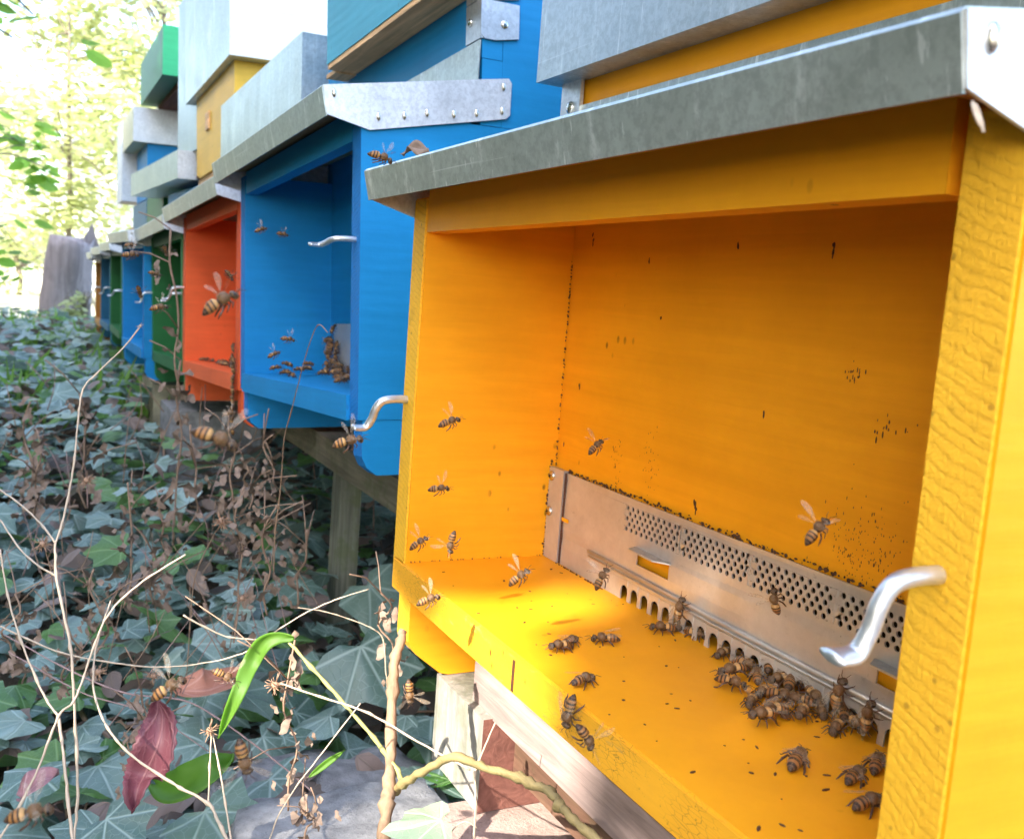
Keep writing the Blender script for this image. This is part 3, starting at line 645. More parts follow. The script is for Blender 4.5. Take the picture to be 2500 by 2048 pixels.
# ------------------------------------------------------------------ dry stems, burrs, single leaves
def stem(name, label, cat, lines, mat, group=None, burrs=(), bsize=.006, spikes=30):
    """lines: list of (pts[(u,v,dist)], r0, r1)"""
    root = empty(name, label=label, cat=cat, group=group); p0 = None; bm = bmesh.new(); r = random.Random(len(label) * 7 + len(lines))
    for pts, r0, r1 in lines:
        P3 = [dist(u, v, d) for u, v, d in pts]; p0 = p0 or P3[-1]; sp = spline(P3, 6); n = len(sp)
        sp = [q + Vector((r.gauss(0, 1), r.gauss(0, 1), r.gauss(0, 1))) * r0 * .12 for q in sp]
        rad = [(.6 if mat not in (M['bark'], M['vine'], M['petiole']) else .8) * (r0 + (r1 - r0) * k / (n - 1)) * (1 + .12 * r.gauss(0, 1)) for k in range(n)]
        for k in range(6, n - 3, 6): 
            if r.random() < .5: rad[k] *= 1.45
        tube(bm, sp, rad, 8)
    for v in bm.verts: v.co -= p0
    root.location = p0
    done('stalk', bm, mat, root, True)
    for (u, v, d, s) in burrs:
        bm = bmesh.new(); c = dist(u, v, d) - p0; bmesh.ops.create_icosphere(bm, subdivisions=2, radius=s * .38, matrix=Matrix.Translation(c))
        for k in range(spikes):
            dr = Vector((r.gauss(0, 1), r.gauss(0, 1), r.gauss(0, 1))).normalized(); e = c + dr * s * r.uniform(.8, 1.15); kn = Vector((r.gauss(0, 1), r.gauss(0, 1), r.gauss(0, 1))) * s * .12
            tube(bm, [c + dr * s * .3, c + dr * s * .75 + kn * .4, e + kn], [s * .055, s * .045, s * .03], 4)
        done('seed_head', bm, M['burr'] if mat is not M['stem'] or s > .004 else M['stem'], root, True)
    return root
D = .62
def L(pts, d0, d1):
    n = len(pts); return [(u, v, d0 + (d1 - d0) * k / (n - 1)) for k, (u, v) in enumerate(pts)]
stem('dry_plant', 'tall pale dry stem with a star-shaped tip reaching up before the far blue hive', 'dry plant',
     [(L([(342, 798), (300, 850), (240, 908), (203, 950), (190, 1030), (182, 1120), (165, 1220), (148, 1290), (135, 1325)], .60, .56), .0007, .0011),
      (L([(135, 1325), (137, 1400), (152, 1480), (172, 1580), (179, 1670), (187, 1840), (189, 1960), (178, 2060)], .56, .52), .0012, .0014),
      (L([(0, 1195), (60, 1240), (105, 1285), (135, 1325)], .60, .56), .0009, .0011), (L([(0, 1268), (45, 1335), (90, 1378), (136, 1405)], .6, .56), .0009, .001)], M['stem'], burrs=[(342, 796, .60, .0022)], spikes=11)
stem('dry_plant', 'forked pale dry stem at the lower left edge with both twigs meeting low down', 'dry plant',
     [(L([(0, 1340), (18, 1450), (50, 1560), (90, 1660), (118, 1715), (143, 1748)], .55, .53), .0009, .0011), (L([(143, 1748), (155, 1840), (165, 1950), (180, 2060)], .53, .5), .0013, .0016),
      (L([(453, 1354), (350, 1418), (272, 1490), (232, 1570), (205, 1650), (178, 1715), (143, 1748), (100, 1860), (50, 1962), (-10, 2060)], .56, .5), .0009, .0012)], M['stem'])
stem('dry_plant', 'dry stem curving from a broken tip down through the lower left ivy', 'dry plant',
     [(L([(270, 1466), (238, 1565), (228, 1635), (232, 1700), (262, 1775), (312, 1835), (380, 1885), (440, 1922), (508, 1960), (530, 2000), (560, 2060)], .58, .48), .0008, .0016)], M['stem'])
stem('dry_plant', 'thin arching dry stem crossing above the curled green leaf', 'dry plant',
     [(L([(900, 1438), (830, 1460), (754, 1492), (690, 1530), (646, 1560), (603, 1590), (517, 1615), (388, 1628), (259, 1615), (151, 1593), (65, 1558), (0, 1528)], .62, .62), .0006, .0009),
      (L([(448, 1502), (500, 1530), (560, 1555), (640, 1562)], .6, .62), .0009, .0007), (L([(727, 1483), (790, 1492), (850, 1510), (905, 1532), (935, 1560), (942, 1640), (946, 1680)], .64, .66), .0005, .0007)], M['stem'])
stem('dry_plant', 'straight pale stem with a burr at its left end crossing the wood block', 'dry plant',
     [(L([(685, 1668), (780, 1700), (900, 1740), (1020, 1810), (1148, 1878)], .52, .50), .0008, .0011), (L([(1210, 1763), (1180, 1830), (1160, 1885), (1161, 1960), (1156, 2060)], .5, .5), .0007, .0011),
      (L([(880, 1716), (800, 1820), (730, 1910), (680, 1990), (655, 2060)], .5, .5), .0006, .0006), (L([(1165, 2020), (1130, 2005), (1090, 2040), (1060, 2060)], .5, .5), .0006, .0006)], M['stem'], burrs=[(672, 1672, .52, .0058)])
stem('dry_plant', 'short dry stem forking into two below a dark burr beside the red leaf', 'dry plant',
     [(L([(517, 1790), (512, 1870), (509, 1960)], .52, .5), .0006, .0008), (L([(519, 1790), (535, 1870), (550, 1960), (566, 2060)], .52, .48), .0006, .0009)], M['stem'], burrs=[(513, 1783, .52, .0056)])
stem('dry_plant', 'purplish stem running diagonally down to the right across the ivy', 'dry plant',
     [(L([(-5, 1540), (150, 1625), (300, 1690), (431, 1705), (504, 1735), (603, 1804), (707, 1884), (760, 1930)], .75, .72), .0009, .0012), (L([(20, 1590), (200, 1690), (360, 1740), (520, 1840)], .74, .74), .0008, .0007)], M['stem_purple'], burrs=[(375, 1650, .72, .006), (240, 1640, .7, .0065)])
stem('dry_plant', 'thin dry stalk with a bent tip standing in front of the blue porch', 'dry plant',
     [(L([(800, 812), (776, 794), (752, 850), (730, 930), (712, 1000), (694, 1070), (688, 1150), (682, 1220), (672, 1300), (668, 1400)], .60, .78), .0004, .0009)], M['stem_brown'])
stem('dry_plant', 'dry stalk with a round spiky seed head in the middle of the ivy', 'dry plant', [(L([(538, 1280), (520, 1310), (490, 1370), (472, 1430), (466, 1520)], .75, .8), .0006, .0008)], M['stem_brown'], burrs=[(541, 1272, .75, .0075)], spikes=46)
stem('dry_plant', 'stalk with a spiky brown seed head near the left edge below the white stem fork', 'dry plant', [(L([(108, 1335), (118, 1370), (128, 1420), (132, 1500)], .66, .68), .0005, .0007)], M['stem_brown'], burrs=[(104, 1328, .66, .0062)], spikes=46)
stem('dry_plant', 'thin dry stalk with a faded purple seed head in the left of the ivy', 'dry plant', [(L([(205, 1075), (196, 1100), (206, 1135), (211, 1170), (214, 1240)], .9, .95), .0008, .001)], M['stem_purple'], burrs=[(212, 1172, .9, .008)])
# thick vine branch in front of the wood block
stem('woody_vine', 'thick tan woody stem rising to the near left corner of the yellow hive', 'vine',
     [(L([(985, 1540), (966, 1600), (957, 1690), (955, 1780), (951, 1900), (945, 1960), (936, 2060)], .56, .50), .0030, .0042)], M['bark'])
stem('woody_vine', 'knotted green and tan side branch crossing low in front of the wood block', 'vine',
     [(L([(965, 1930), (985, 1912), (1030, 1885), (1101, 1848), (1172, 1868), (1266, 1898), (1340, 1930), (1368, 1965), (1400, 2000), (1480, 2070)], .52, .40), .0027, .0026)], M['vine'])

def ribbon_leaf(name, label, spine, width, mat, wob=.1, cat='leaf', tooth=0, twist=0, nrm=None):
    sp = spline(spine, 8); n = len(sp); bm = bmesh.new(); rows = []; r = random.Random(4); c0 = sp[n // 2]
    uvs = {}
    for i, p in enumerate(sp):
        t = i / (n - 1); d = (sp[min(i + 1, n - 1)] - sp[max(i - 1, 0)]).normalized()
        s = d.cross(nrm or -FWD).normalized(); a = twist * (t - .5); up = s.cross(d); s = s * math.cos(a) + up * math.sin(a); up = s.cross(d)
        wv = width * (math.sin(math.pi * min(1, t * 1.02 + .03)) ** .75) * (1 + (tooth * (1 if i % 2 else -1)))
        row = []
        for k in range(-3, 4):
            q = p - c0 + s * wv * k / 3 + up * (abs(k / 3) ** 1.4 * width * .45 + width * wob * math.sin(t * 13 + k)); v = bm.verts.new(q); uvs[v] = (k / 3 * .4, t); row.append(v)
        rows.append(row)
    uvl = bm.loops.layers.uv.new('UVMap')
    for i in range(n - 1):
        for k in range(6):
            f = bm.faces.new((rows[i][k], rows[i][k + 1], rows[i + 1][k + 1], rows[i + 1][k])); f.smooth = True
            for l in f.loops: l[uvl].uv = uvs[l.vert]
    o = done(name, bm, mat, smooth=True); o.location = c0; md = o.modifiers.new('t', 'SOLIDIFY'); md.thickness = .0004; tag(o, label, cat); return o
stem('green_vine', 'smooth yellow-green stalk sloping down from the curled leaf to the woody stem', 'vine', [(L([(706, 1568), (760, 1628), (827, 1702), (912, 1801), (970, 1880), (984, 1925)], .53, .52), .0011, .0017)], M['petiole'])
ribbon_leaf('curled_leaf', 'bright green curled narrow leaf hanging above the dark burr', [dist(718, 1556, .53), dist(680, 1556, .53), dist(643, 1572, .53), dist(612, 1620, .53), dist(585, 1685, .52), dist(556, 1750, .52), dist(535, 1800, .52)], .0046, M['limeleaf'], .12)
ribbon_leaf('red_leaf', 'dark red toothed leaf hanging point down among the ivy', [dist(385, 1705, .60), dist(398, 1750, .60), dist(385, 1820, .59), dist(355, 1890, .59), dist(335, 1930, .58), dist(330, 1975, .58)], .0125, M['redleaf'], .05, tooth=.06)
ribbon_leaf('salmon_leaf', 'fallen salmon-orange leaf lying on the ivy behind the curled green leaf', [dist(430, 1690, .86), dist(500, 1685, .86), dist(560, 1670, .88), dist(600, 1650, .9)], .020, M['salmon'], .05, nrm=Vector((.3, -.3, 1)))
ribbon_leaf('pink_leaf', 'pinkish dry leaf low at the left between ivy leaves', [dist(55, 1950, .66), dist(90, 1915, .66), dist(145, 1890, .67)], .011, M['pinkleaf'], .05, nrm=Vector((.3, -.5, 1)))
ribbon_leaf('grass_blade', 'thin yellow-green blade standing beside the purplish stem', [dist(755, 1895, .6), dist(800, 1860, .6), dist(842, 1830, .6)], .0022, M['limeleaf'], .05)
ribbon_leaf('lime_leaf', 'round lime green leaf low behind the forked stem', [dist(380, 1915, .72), dist(440, 1925, .70), dist(520, 1880, .70), dist(570, 1860, .72)], .014, M['limeleaf'], .1, nrm=Vector((.5, -.6, .8)))
it = [(dist(1075, 2000, .49), Vector((-.35, -1.0, -.25)), Vector((.1, -.3, 1)), .030, .8, 0), ]
o = leaves('pale_leaf', TIVY, it, [M['paleivy']], seed=2, droop=.05); tag(o, 'pale green ivy leaf in the sun at the bottom edge in front of the slab', 'leaf')
ribbon_leaf('dead_leaf', 'small folded brown dead leaf lying on the left end of the yellow hive roof', [on(985, 382, 1, -.025), on(1010, 362, 1, -.022), on(1035, 376, 1, -.02), on(1052, 380, 1, -.018)], .004, M['crumple'], .3, nrm=Vector((.2, -.6, .8)))
ribbon_leaf('feather_splinter', 'thin whitish splinter hanging from the right corner of the yellow roof', [on(2372, 250, 1, -.03), on(2385, 285, 1, -.031), on(2400, 325, 1, -.031)], .0009, M['stem'], .1)

def weed(i, u, v0, v1, d, dense, label):
    """brown dried weed: leaning stalk hung with crumpled leaves"""
    r = random.Random(100 + i); top = dist(u, v0, d); bot = dist(u + r.uniform(-25, 25), v1, d * 1.02)
    root = empty('dried_weed', label=label, cat='dried weed', group='brown dried weeds standing in the ivy'); root.location = bot
    pts = [top.lerp(bot, t) + Vector((r.gauss(0, .004), r.gauss(0, .004), 0)) for t in (0, .2, .4, .6, .8, 1)]
    bm = bmesh.new(); tube(bm, [p - bot for p in spline(pts, 3)], .0011 * d, 5)
    for k in range(3):
        q = pts[r.randrange(0, 4)] - bot; e = q + Vector((r.gauss(0, .03), r.gauss(0, .03), r.uniform(.01, .04))); tube(bm, [q, q.lerp(e, .5) + Vector((0, 0, .004)), e], .0007 * d, 4)
    done('stalk', bm, M['stem_brown'], root, True)
    bm = bmesh.new(); n = int(dense * .6)
    for k in range(n):
        t = r.random() ** .8; c = top.lerp(bot, t) - bot + Vector((r.gauss(0, .010), r.gauss(0, .010), r.gauss(0, .004))) * d
        s = r.uniform(.0035, .0085) * d; g = []
        ax = Vector((r.gauss(0, 1), r.gauss(0, 1), r.gauss(0, 1) - .8)).normalized(); sd = ax.orthogonal().normalized(); up = ax.cross(sd)
        for a in range(5):
            ww = s * .55 * math.sin(math.pi * (a + .6) / 5.2); b_ = c + ax * s * (a - 2) * .6 + up * s * .35 * math.sin(a * 2.1 + k); g.append([bm.verts.new(b_ + sd * ww * q + up * ww * abs(q) * .7 * r.uniform(-.3, 1)) for q in (-1, -.3, .4, 1)])
        for a in range(4):
            for q in range(3): bm.faces.new((g[a][q], g[a][q + 1], g[a + 1][q + 1], g[a + 1][q]))
    done('withered_leaves', bm, M['crumple'], root, True)
WG = 'one of the brown dried weeds with crumpled leaves standing in the ivy'
wl = [(595, 1190, 1560, .85, 60, 'tall brown dried weed with crumpled leaves in front of the beam end'), (648, 1230, 1500, .82, 46, 'dried weed with curled tan leaves right beside the tallest crumpled one'), (445, 880, 1330, 1.3, 40, 'dried weed standing under the red-orange hive'),
      (415, 560, 960, 1.25, 16, 'thin withered weed in front of the dark green porch'), (940, 1440, 1650, .66, 24, 'small withered weed with drooping leaves beside the corner of the yellow hive'), (700, 1570, 1980, .56, 50, 'dried brown weed hanging limp below the tip of the curled green leaf'),
      (560, 1000, 1260, 1.0, 26, None), (480, 1040, 1300, 1.05, 20, None), (210, 960, 1240, 1.2, 40, None), (95, 1080, 1260, 1.1, 50, None), (300, 1180, 1480, .95, 34, None), (55, 980, 1200, 1.3, 40, None), (245, 1390, 1600, .8, 40, None), (180, 1520, 1700, .75, 34, None), (330, 1680, 1900, .66, 40, None),
      (30, 1450, 1650, .75, 34, None), (600, 1120, 1240, .95, 26, None), (740, 1290, 1480, .9, 26, None), (370, 1350, 1480, .95, 40, None), (650, 1060, 1200, 1.0, 18, None), (400, 1200, 1400, 1.0, 30, None), (760, 1960, 2048, .55, 30, None)]
for i, (u, v0, v1, d, n, lab) in enumerate(wl): weed(i, u, v0, v1, d, n, lab or WG)
r = random.Random(77)
for k in range(64):    # bare leaning stalks
    u = r.uniform(10, 720); v = r.uniform(880, 1500); d = 1.6 - (v - 880) / 620 * .85; a = r.gauss(0, .5); Ln = r.uniform(120, 330) / d * .8
    stem('dry_plant', 'one of the thin bare brown stalks leaning among the ivy and dried weeds', 'dry plant', [([(u, v, d), (u + a * Ln * .5 + r.gauss(0, 8), v + Ln * .5, d), (u + a * Ln, v + Ln, d * 1.01)], .0006 * d, .0010 * d)], M['stem_brown'] if r.random() < .6 else M['stem_purple'], group='thin bare stalks among the ivy',
         burrs=[(u, v, d, .006)] if r.random() < .25 else ())

# ------------------------------------------------------------------ bees
def bee_material():
    N = Nt('honey bee body'); sx = N.n.new('ShaderNodeSeparateXYZ'); N.l(N.co.outputs['Object'], sx.inputs[0]); X = N.math('MULTIPLY_ADD', sx.outputs[0], 1 / .014, .5)
    tan = (.30, .13, .035); dk = (.022, .010, .006); th = (.13, .065, .025); fz = N.noise(N.map(), 1400, 3, .7)
    st = [(0, dk), (.05, dk), (.07, (.12, .06, .03)), (.09, dk), (.125, dk), (.14, tan), (.19, tan), (.20, dk), (.235, dk), (.25, tan), (.30, tan), (.31, dk), (.34, dk), (.355, (.5, .27, .09)), (.43, (.5, .27, .09)), (.44, dk), (.47, dk), (.50, th), (.74, th), (.77, (.06, .03, .02)), (.82, (.10, .06, .03)), (1, (.05, .03, .02))]
    c = N.ramp(X, st); c = N.mix(N.math('MULTIPLY', N.ramp(fz, [(.5, 0), (.75, 1)]), .45), c, (.30, .18, .08)); N.bump(fz, .8, .0004)
    return N.set(col=c, rough=.5, spec=.4)
M['bee'] = bee_material(); M['beeleg'] = plain('bee leg', (.07, .03, .015), .4, 0, .3, 500, .2)
M['fuzz'] = plain('bee fuzz', (.34, .21, .10), .8, 0, .3, 500, 0)
M['beeeye'] = plain('bee eye', (.015, .01, .008), .15, 0, .1, 500, 0)
N = Nt('bee wing'); f = N.vor(N.map(), 700, 'DISTANCE_TO_EDGE').outputs['Distance']; v = N.ramp(f, [(.02, 1), (.07, 0)]); N.set(col=N.mix(v, (.62, .52, .40), (.20, .11, .05)), rough=.2, alpha=N.math('MULTIPLY_ADD', v, .35, .15)); M['wing'] = N.m
def bee_meshes(fly):
    bm = bmesh.new()
    # x from -7mm (tail) to +7mm (head)
    prof = [(-7.0, .15, 0), (-6.4, .75, 0), (-5.6, 1.25, .05), (-4.8, 1.62, .1), (-4.0, 1.86, .15), (-3.2, 1.98, .2), (-2.4, 2.0, .25), (-1.7, 1.85, .3), (-1.1, 1.35, .3), (-.75, 1.0, .25), (-.5, .95, .25), (-.1, 1.45, .35), (.5, 1.85, .5), (1.3, 2.05, .6), (2.1, 1.98, .55), (2.9, 1.6, .4), (3.4, .85, .2), (3.65, .55, .1), (3.9, .9, 0), (4.3, 1.45, -.15), (4.9, 1.65, -.35), (5.5, 1.45, -.6), (6.0, .95, -.85), (6.3, .3, -1.05)]
    rings = []
    for i, (x, r_, dz) in enumerate(prof):
        wy = 1.12 if x > 3.7 else 1.0; seg = 1 + (.05 if (-6.5 < x < -1) and i % 2 else 0)
        bend = -.045 * min(0, x + 1) ** 2 if x < -1 else 0
        rings.append([bm.verts.new((x / 1e3, r_ * seg * wy * math.cos(a) / 1e3, (r_ * seg * .94 * math.sin(a) + dz + bend * .6 + .2) / 1e3)) for a in [2 * math.pi * k / 14 for k in range(14)]])
    for a, b in zip(rings, rings[1:]):
        for k in range(14): bm.faces.new((a[k], a[(k + 1) % 14], b[(k + 1) % 14], b[k]))
    bm.faces.new(rings[0][::-1]); bm.faces.new(rings[-1])
    for s in (-1, 1):
        k0 = len(bm.faces)
        ret = bmesh.ops.create_uvsphere(bm, u_segments=10, v_segments=8, radius=.00075, matrix=Matrix.Translation((.0050, s * .00138, .0000)) @ Matrix.Diagonal((.75, .6, 1.35, 1)))
        for v in ret['verts']:
            for f in v.link_faces: f.material_index = 2
        def T_(pts, rad, mi=1): tube(bm, [(a / 1e3, s * b / 1e3, c / 1e3) for a, b, c in pts], [q / 1e3 for q in rad], 6, mi)
        T_([(6.0, .45, -.1), (6.9, .9, .55), (7.3, 1.15, .3), (8.9, 1.9, -.4)], [.13, .12, .12, .09])
        g = -2.35
        if not fly:
            T_([(2.6, .9, -1.0), (3.3, 2.3, -.5), (4.2, 3.0, -1.4), (4.8, 3.5, g), (5.4, 3.7, g)], [.34, .28, .24, .14, .1])
            T_([(1.4, 1.1, -1.1), (1.3, 2.9, -.3), (1.2, 3.9, -1.4), (1.3, 4.5, g), (1.7, 5.0, g)], [.36, .3, .26, .15, .1])
            T_([(.2, 1.1, -1.0), (-1.3, 2.6, .1), (-2.8, 3.4, -.8), (-3.9, 3.9, g + .2), (-4.8, 4.1, g)], [.38, .36, .4, .26, .12])
        else:
            T_([(2.6, .9, -1.0), (3.3, 1.7, -1.8), (2.6, 1.8, -2.6), (2.2, 1.8, -3.1)], [.32, .26, .2, .1])
            T_([(1.4, 1.1, -1.1), (1.5, 2.1, -2.0), (.4, 2.3, -2.9), (-.2, 2.3, -3.4)], [.34, .3, .22, .1])
            T_([(.2, 1.1, -1.0), (-1.0, 2.0, -2.2), (-2.6, 2.2, -3.1), (-3.6, 2.2, -3.8)], [.36, .36, .34, .12])
    hr = random.Random(12)
    for k in range(420):     # short fuzz on thorax, head and the sides of the abdomen
        if k < 300: cx, rr_, cz = hr.uniform(-.2, 3.4), 2.0, .75
        elif k < 350: cx, rr_, cz = hr.uniform(4.0, 5.8), 1.5, -.1
        else: cx, rr_, cz = hr.uniform(-5, -1.2), 1.9, .35
        a = hr.uniform(0, 6.283); q = math.sqrt(max(.1, 1 - ((cx - 1.6) / 2.5) ** 2)) if k < 300 else 1
        p_ = Vector((cx, rr_ * q * .92 * math.cos(a), rr_ * q * .9 * math.sin(a) + cz)); d_ = Vector((hr.gauss(-.2, .3), math.cos(a), math.sin(a))).normalized(); t_ = d_.orthogonal().normalized() * .05
        f_ = bm.faces.new([bm.verts.new(v_ / 1e3) for v_ in (p_ - t_, p_ + t_, p_ + d_ * hr.uniform(.35, .7))]); f_.material_index = 3
    body = bpy.data.meshes.new('bee_body'); bm.to_mesh(body); bm.free(); body.polygons.foreach_set('use_smooth', [True] * len(body.polygons))
    for m in (M['bee'], M['beeleg'], M['beeeye'], M['fuzz']): body.materials.append(m)
    wings = []
    for s in (-1, 1):
        for hind in (0, 1):
            Ln, Wd = (9.2, 3.0) if not hind else (6.4, 2.1); bm = bmesh.new(); out = []
            for k in range(12):
                t = k / 11; ww = Wd * (math.sin(math.pi * (t * .9 + .03)) ** .8) * (.35 + .65 * t); out.append((t * Ln, ww))
            top = [bm.verts.new((a, .18 * b, .12 * math.sin(a))) for a, b in out]; bot = [bm.verts.new((a, -.82 * b, .1 * math.sin(a * 1.3) + .1)) for a, b in out]
            for k in range(11): bm.faces.new((top[k], top[k + 1], bot[k + 1], bot[k]))
            if fly: ang = math.radians((72 if not hind else 112)); Rm = Matrix.Rotation(s * ang, 3, 'Z') @ Matrix.Rotation(math.radians(-32), 3, 'Y') 
            else: ang = math.radians(180 - (17 if not hind else 30)); Rm = Matrix.Rotation(s * ang, 3, 'Z') @ Matrix.Rotation(math.radians(-6), 3, 'Y')
            for v in bm.verts:
                c = v.co.copy(); c.y *= s * (-1 if not fly else 1) * (1); c = Rm @ c; v.co = Vector(((c.x + (1.7 if not hind else .9)), c.y + s * 1.35, c.z + 2.3 - .15 * hind)) / 1e3
            me = bpy.data.meshes.new('bee_wing'); bm.to_mesh(me); bm.free(); me.polygons.foreach_set('use_smooth', [True] * len(me.polygons)); me.materials.append(M['wing']); wings.append(me)
    return body, wings
BW, WW = bee_meshes(False); BF, WF = bee_meshes(True)
def bee(p, fwd, up=(0, 0, 1), label=None, fly=False, s=1., wings=True, lift=.0024, group='honey bees'):
    f = Vector(fwd).normalized(); u = Vector(up); u = (u - f * u.dot(f)).normalized(); l = u.cross(f)
    s *= .97 if fly else 1.17; jr = random.Random(int(abs(p[0] * 91e3 + p[1] * 57e3 + p[2] * 13e3))); f = (f + l * jr.gauss(0, .12) + u * jr.gauss(.02, .07)).normalized(); u = (u + l * jr.gauss(0, .12)); u = (u - f * u.dot(f)).normalized(); l = u.cross(f); s *= jr.uniform(.94, 1.06); p = Vector(p) + u * (lift if not fly else 0) * s
    m = Matrix(((f.x, l.x, u.x, p.x), (f.y, l.y, u.y, p.y), (f.z, l.z, u.z, p.z), (0, 0, 0, 1))) @ Matrix.Diagonal((s, s, s, 1))
    o = bpy.data.objects.new('honey_bee', BF if fly else BW); COL.objects.link(o); o.matrix_world = m; tag(o, label, 'bee', group)
    if wings:
        for me in (WF if fly else WW): c = bpy.data.objects.new('wing', me); COL.objects.link(c); c.parent = o
    return o
def bl(u, v, du, dv, label, s=1., z=.0, up=None, **k):
    """bee on the landing board at picture point, heading towards (u+du, v+dv) on the board"""
    a = on(u, v, 2, z + .002); b = on(u + du, v + dv, 2, z + .002); a.z = z; b.z = z; return bee(a, b - a, up or (0, 0, 1), label, s=s, **k)
CR = 'one of the bees crowded along the entrance slots on the yellow landing board'
bl(1367, 1580, -40, 12, 'bee with raised wings walking left on the lit part of the yellow landing board'); bl(1392, 1566, 30, -20, 'bee just behind the one walking left on the yellow landing board', .92)
bl(1477, 1560, -40, -4, 'single striped bee seen from the side next to the walking pair on the landing board')
bl(1425, 1662, 55, -14, 'lone bee facing right between the board edge and the crowd')
bee(on(1402, 1735, 1, -.002), (-.25, -.1, -1), (.3, -1, 0), 'bee clinging head down on the front edge of the yellow landing board', lift=.0028)
bl(1618, 1535, -50, 0, 'leftmost bee of the chain at the entrance slots, heading left'); bl(1660, 1528, -30, 25, CR, group='bees crowded at the slots'); bl(1700, 1548, 40, 15, CR, group='bees crowded at the slots')
bee(on(1672, 1484, 1, P - .006), (.1, -.05, 1), (0, -1, 0), 'bee climbing the metal plate above the slots near the first visor', lift=.003)
cl = [(1765, 1595, -40, 10), (1830, 1598, -15, 30), (1790, 1640, -50, 5), (1850, 1650, 20, -30), (1785, 1668, 55, 10), (1880, 1628, 30, -30), (1860, 1690, -20, 25), (1905, 1700, 40, 10), (1930, 1670, 20, -40), (1835, 1712, -30, 20), (1885, 1735, -30, 5), (1860, 1745, -50, 15), (1915, 1738, 5, 30), (1958, 1738, -10, 30), (1985, 1700, 30, 20),
      (2005, 1735, 5, 35), (1950, 1712, -40, -8), (1990, 1680, 35, 15), (2040, 1775, -35, 30), (2085, 1770, 30, 25), (2060, 1740, 5, -40), (2030, 1700, 35, 20), (1820, 1625, 45, 15), (1900, 1660, -30, 10), (1970, 1655, 40, 10), (1925, 1640, 40, 20)]
for i, (u, v, du, dv) in enumerate(cl): bl(u, v, du, dv, CR, group='bees crowded at the slots', s=.96 + .06 * (i % 3), z=.0016 * (i % 3))
bee(on(2060, 1690, 1, P - .006), (.2, 0, 1), (0, -1, 0), 'bee with dark striped abdomen hanging on the ridge below the metal hook', lift=.003)
bee(on(2137, 1745, 1, P - .006), (.1, 0, 1), (0, -1, 0), 'bee climbing straight up the plate beside the right board', lift=.003)
bl(1940, 1855, 60, -45, 'big bee with spread wings below the crowd on the landing board', 1.12); bl(2085, 1893, 40, -25, 'striped bee near the right board with its tail towards the viewer', 1.05); bl(2140, 1865, 20, -50, 'bee half hidden by the right board above the striped one'); bl(2120, 1962, 60, -15, 'lowest bee on the landing board, partly behind the right board', 1.05)
bee(on(1893, 1468, 1, P - .02), (-.15, -.3, .9), (.2, -1, 0), 'bee hovering in front of the perforated plate', fly=True)
flyL = [(1098, 1030, 30, -8, .54, 'flying bee, highest of those before the orange inner side wall'), (1072, 1193, 30, -5, .54, 'flying bee in the middle of the orange inner side wall'), (1023, 1325, 22, -12, .57, 'small flying bee low at the left edge of the porch opening'), (1103, 1325, -8, 30, .53, 'greyish flying bee low beside the small one at the porch edge'),
        (1268, 1408, 25, -22, .5, 'flying bee above the left end of the landing board'), (1469, 1411, 20, -30, .48, 'pale flying bee near the left end of the metal plate'), (1047, 1464, 45, -18, .5, 'pale striped flying bee before the left corner of the landing board'), (1455, 1090, 25, -18, .52, 'dim flying bee in front of the yellow back wall'),
        (1995, 1295, 30, -28, .33, 'large flying bee at the right in front of the back wall'), (538, 738, 45, -22, .30, 'biggest flying bee, sharply seen before the red-orange hive'), (525, 1070, 50, 20, .26, 'large light brown flying bee over the dark weeds below the orange hive'), (850, 1078, 40, -12, .38, 'flying bee just left of the bent metal hook of the yellow hive'),
        (930, 384, 30, 10, .5, 'flying bee above the left end of the yellow roof'), (412, 1680, 30, -22, .34, 'flying bee low over the ivy above the red leaf'), (595, 1850, 3, 40, .30, 'flying bee beside the dark burr in the lower left'), (72, 1985, 40, -10, .28, 'flying bee at the lower left corner'), (1000, 1690, 8, 40, .5, 'flying bee between the woody stem and the block'),
        (1430, 1800, 20, 30, .36, 'flying bee below the front edge of the landing board'), (548, 1650, 35, 20, .45, 'brown flying bee over the salmon leaf'), (560, 1010 + 0, 30, -5, .85, 'flying bee below the right foot of the red-orange hive'), (690, 572, 20, 6, .95, 'upper right one of the bees flying before the blue porch'), (637, 561, 20, -5, .95, 'upper left one of the bees flying before the blue porch'),
        (703, 828, 25, 8, .8, 'bee flying over the blue landing board'), (669, 865, 20, -8, .85, 'small light bee flying just above the left of the blue landing board'), (318, 622, 25, -2, .75, 'bee flying across the top of the far blue porch'), (318, 598, 15, -2, .9, 'bee flying just under the roof of the far blue hive'),
        (404, 612, 3, 12, .9, 'bee flying in front of the top of the dark green porch'), (378, 668, 18, 5, .9, 'bee flying before the left edge of the dark green porch'), (340, 712, 3, 15, .8, 'bee flying before the middle of the far blue porch'), (388, 751, 25, -8, .7, 'bee flying left of the metal hook of the dark green hive'), (560, 672, 10, 15, .9, 'small bee hovering above the biggest flying bee'), (483, 435, 3, 3, 1.6, 'tiny bee in the air before the grey upper boxes'),
        (1010, 1510, 10, 20, .62, None)]
for u, v, du, dv, d, lab in flyL:
    if not lab: continue
    a = dist(u, v, d); b = dist(u + du, v + dv, d * 1.004); bee(a, b - a, Vector((.35, -.25, 1)), lab, fly=True, s=1.0)
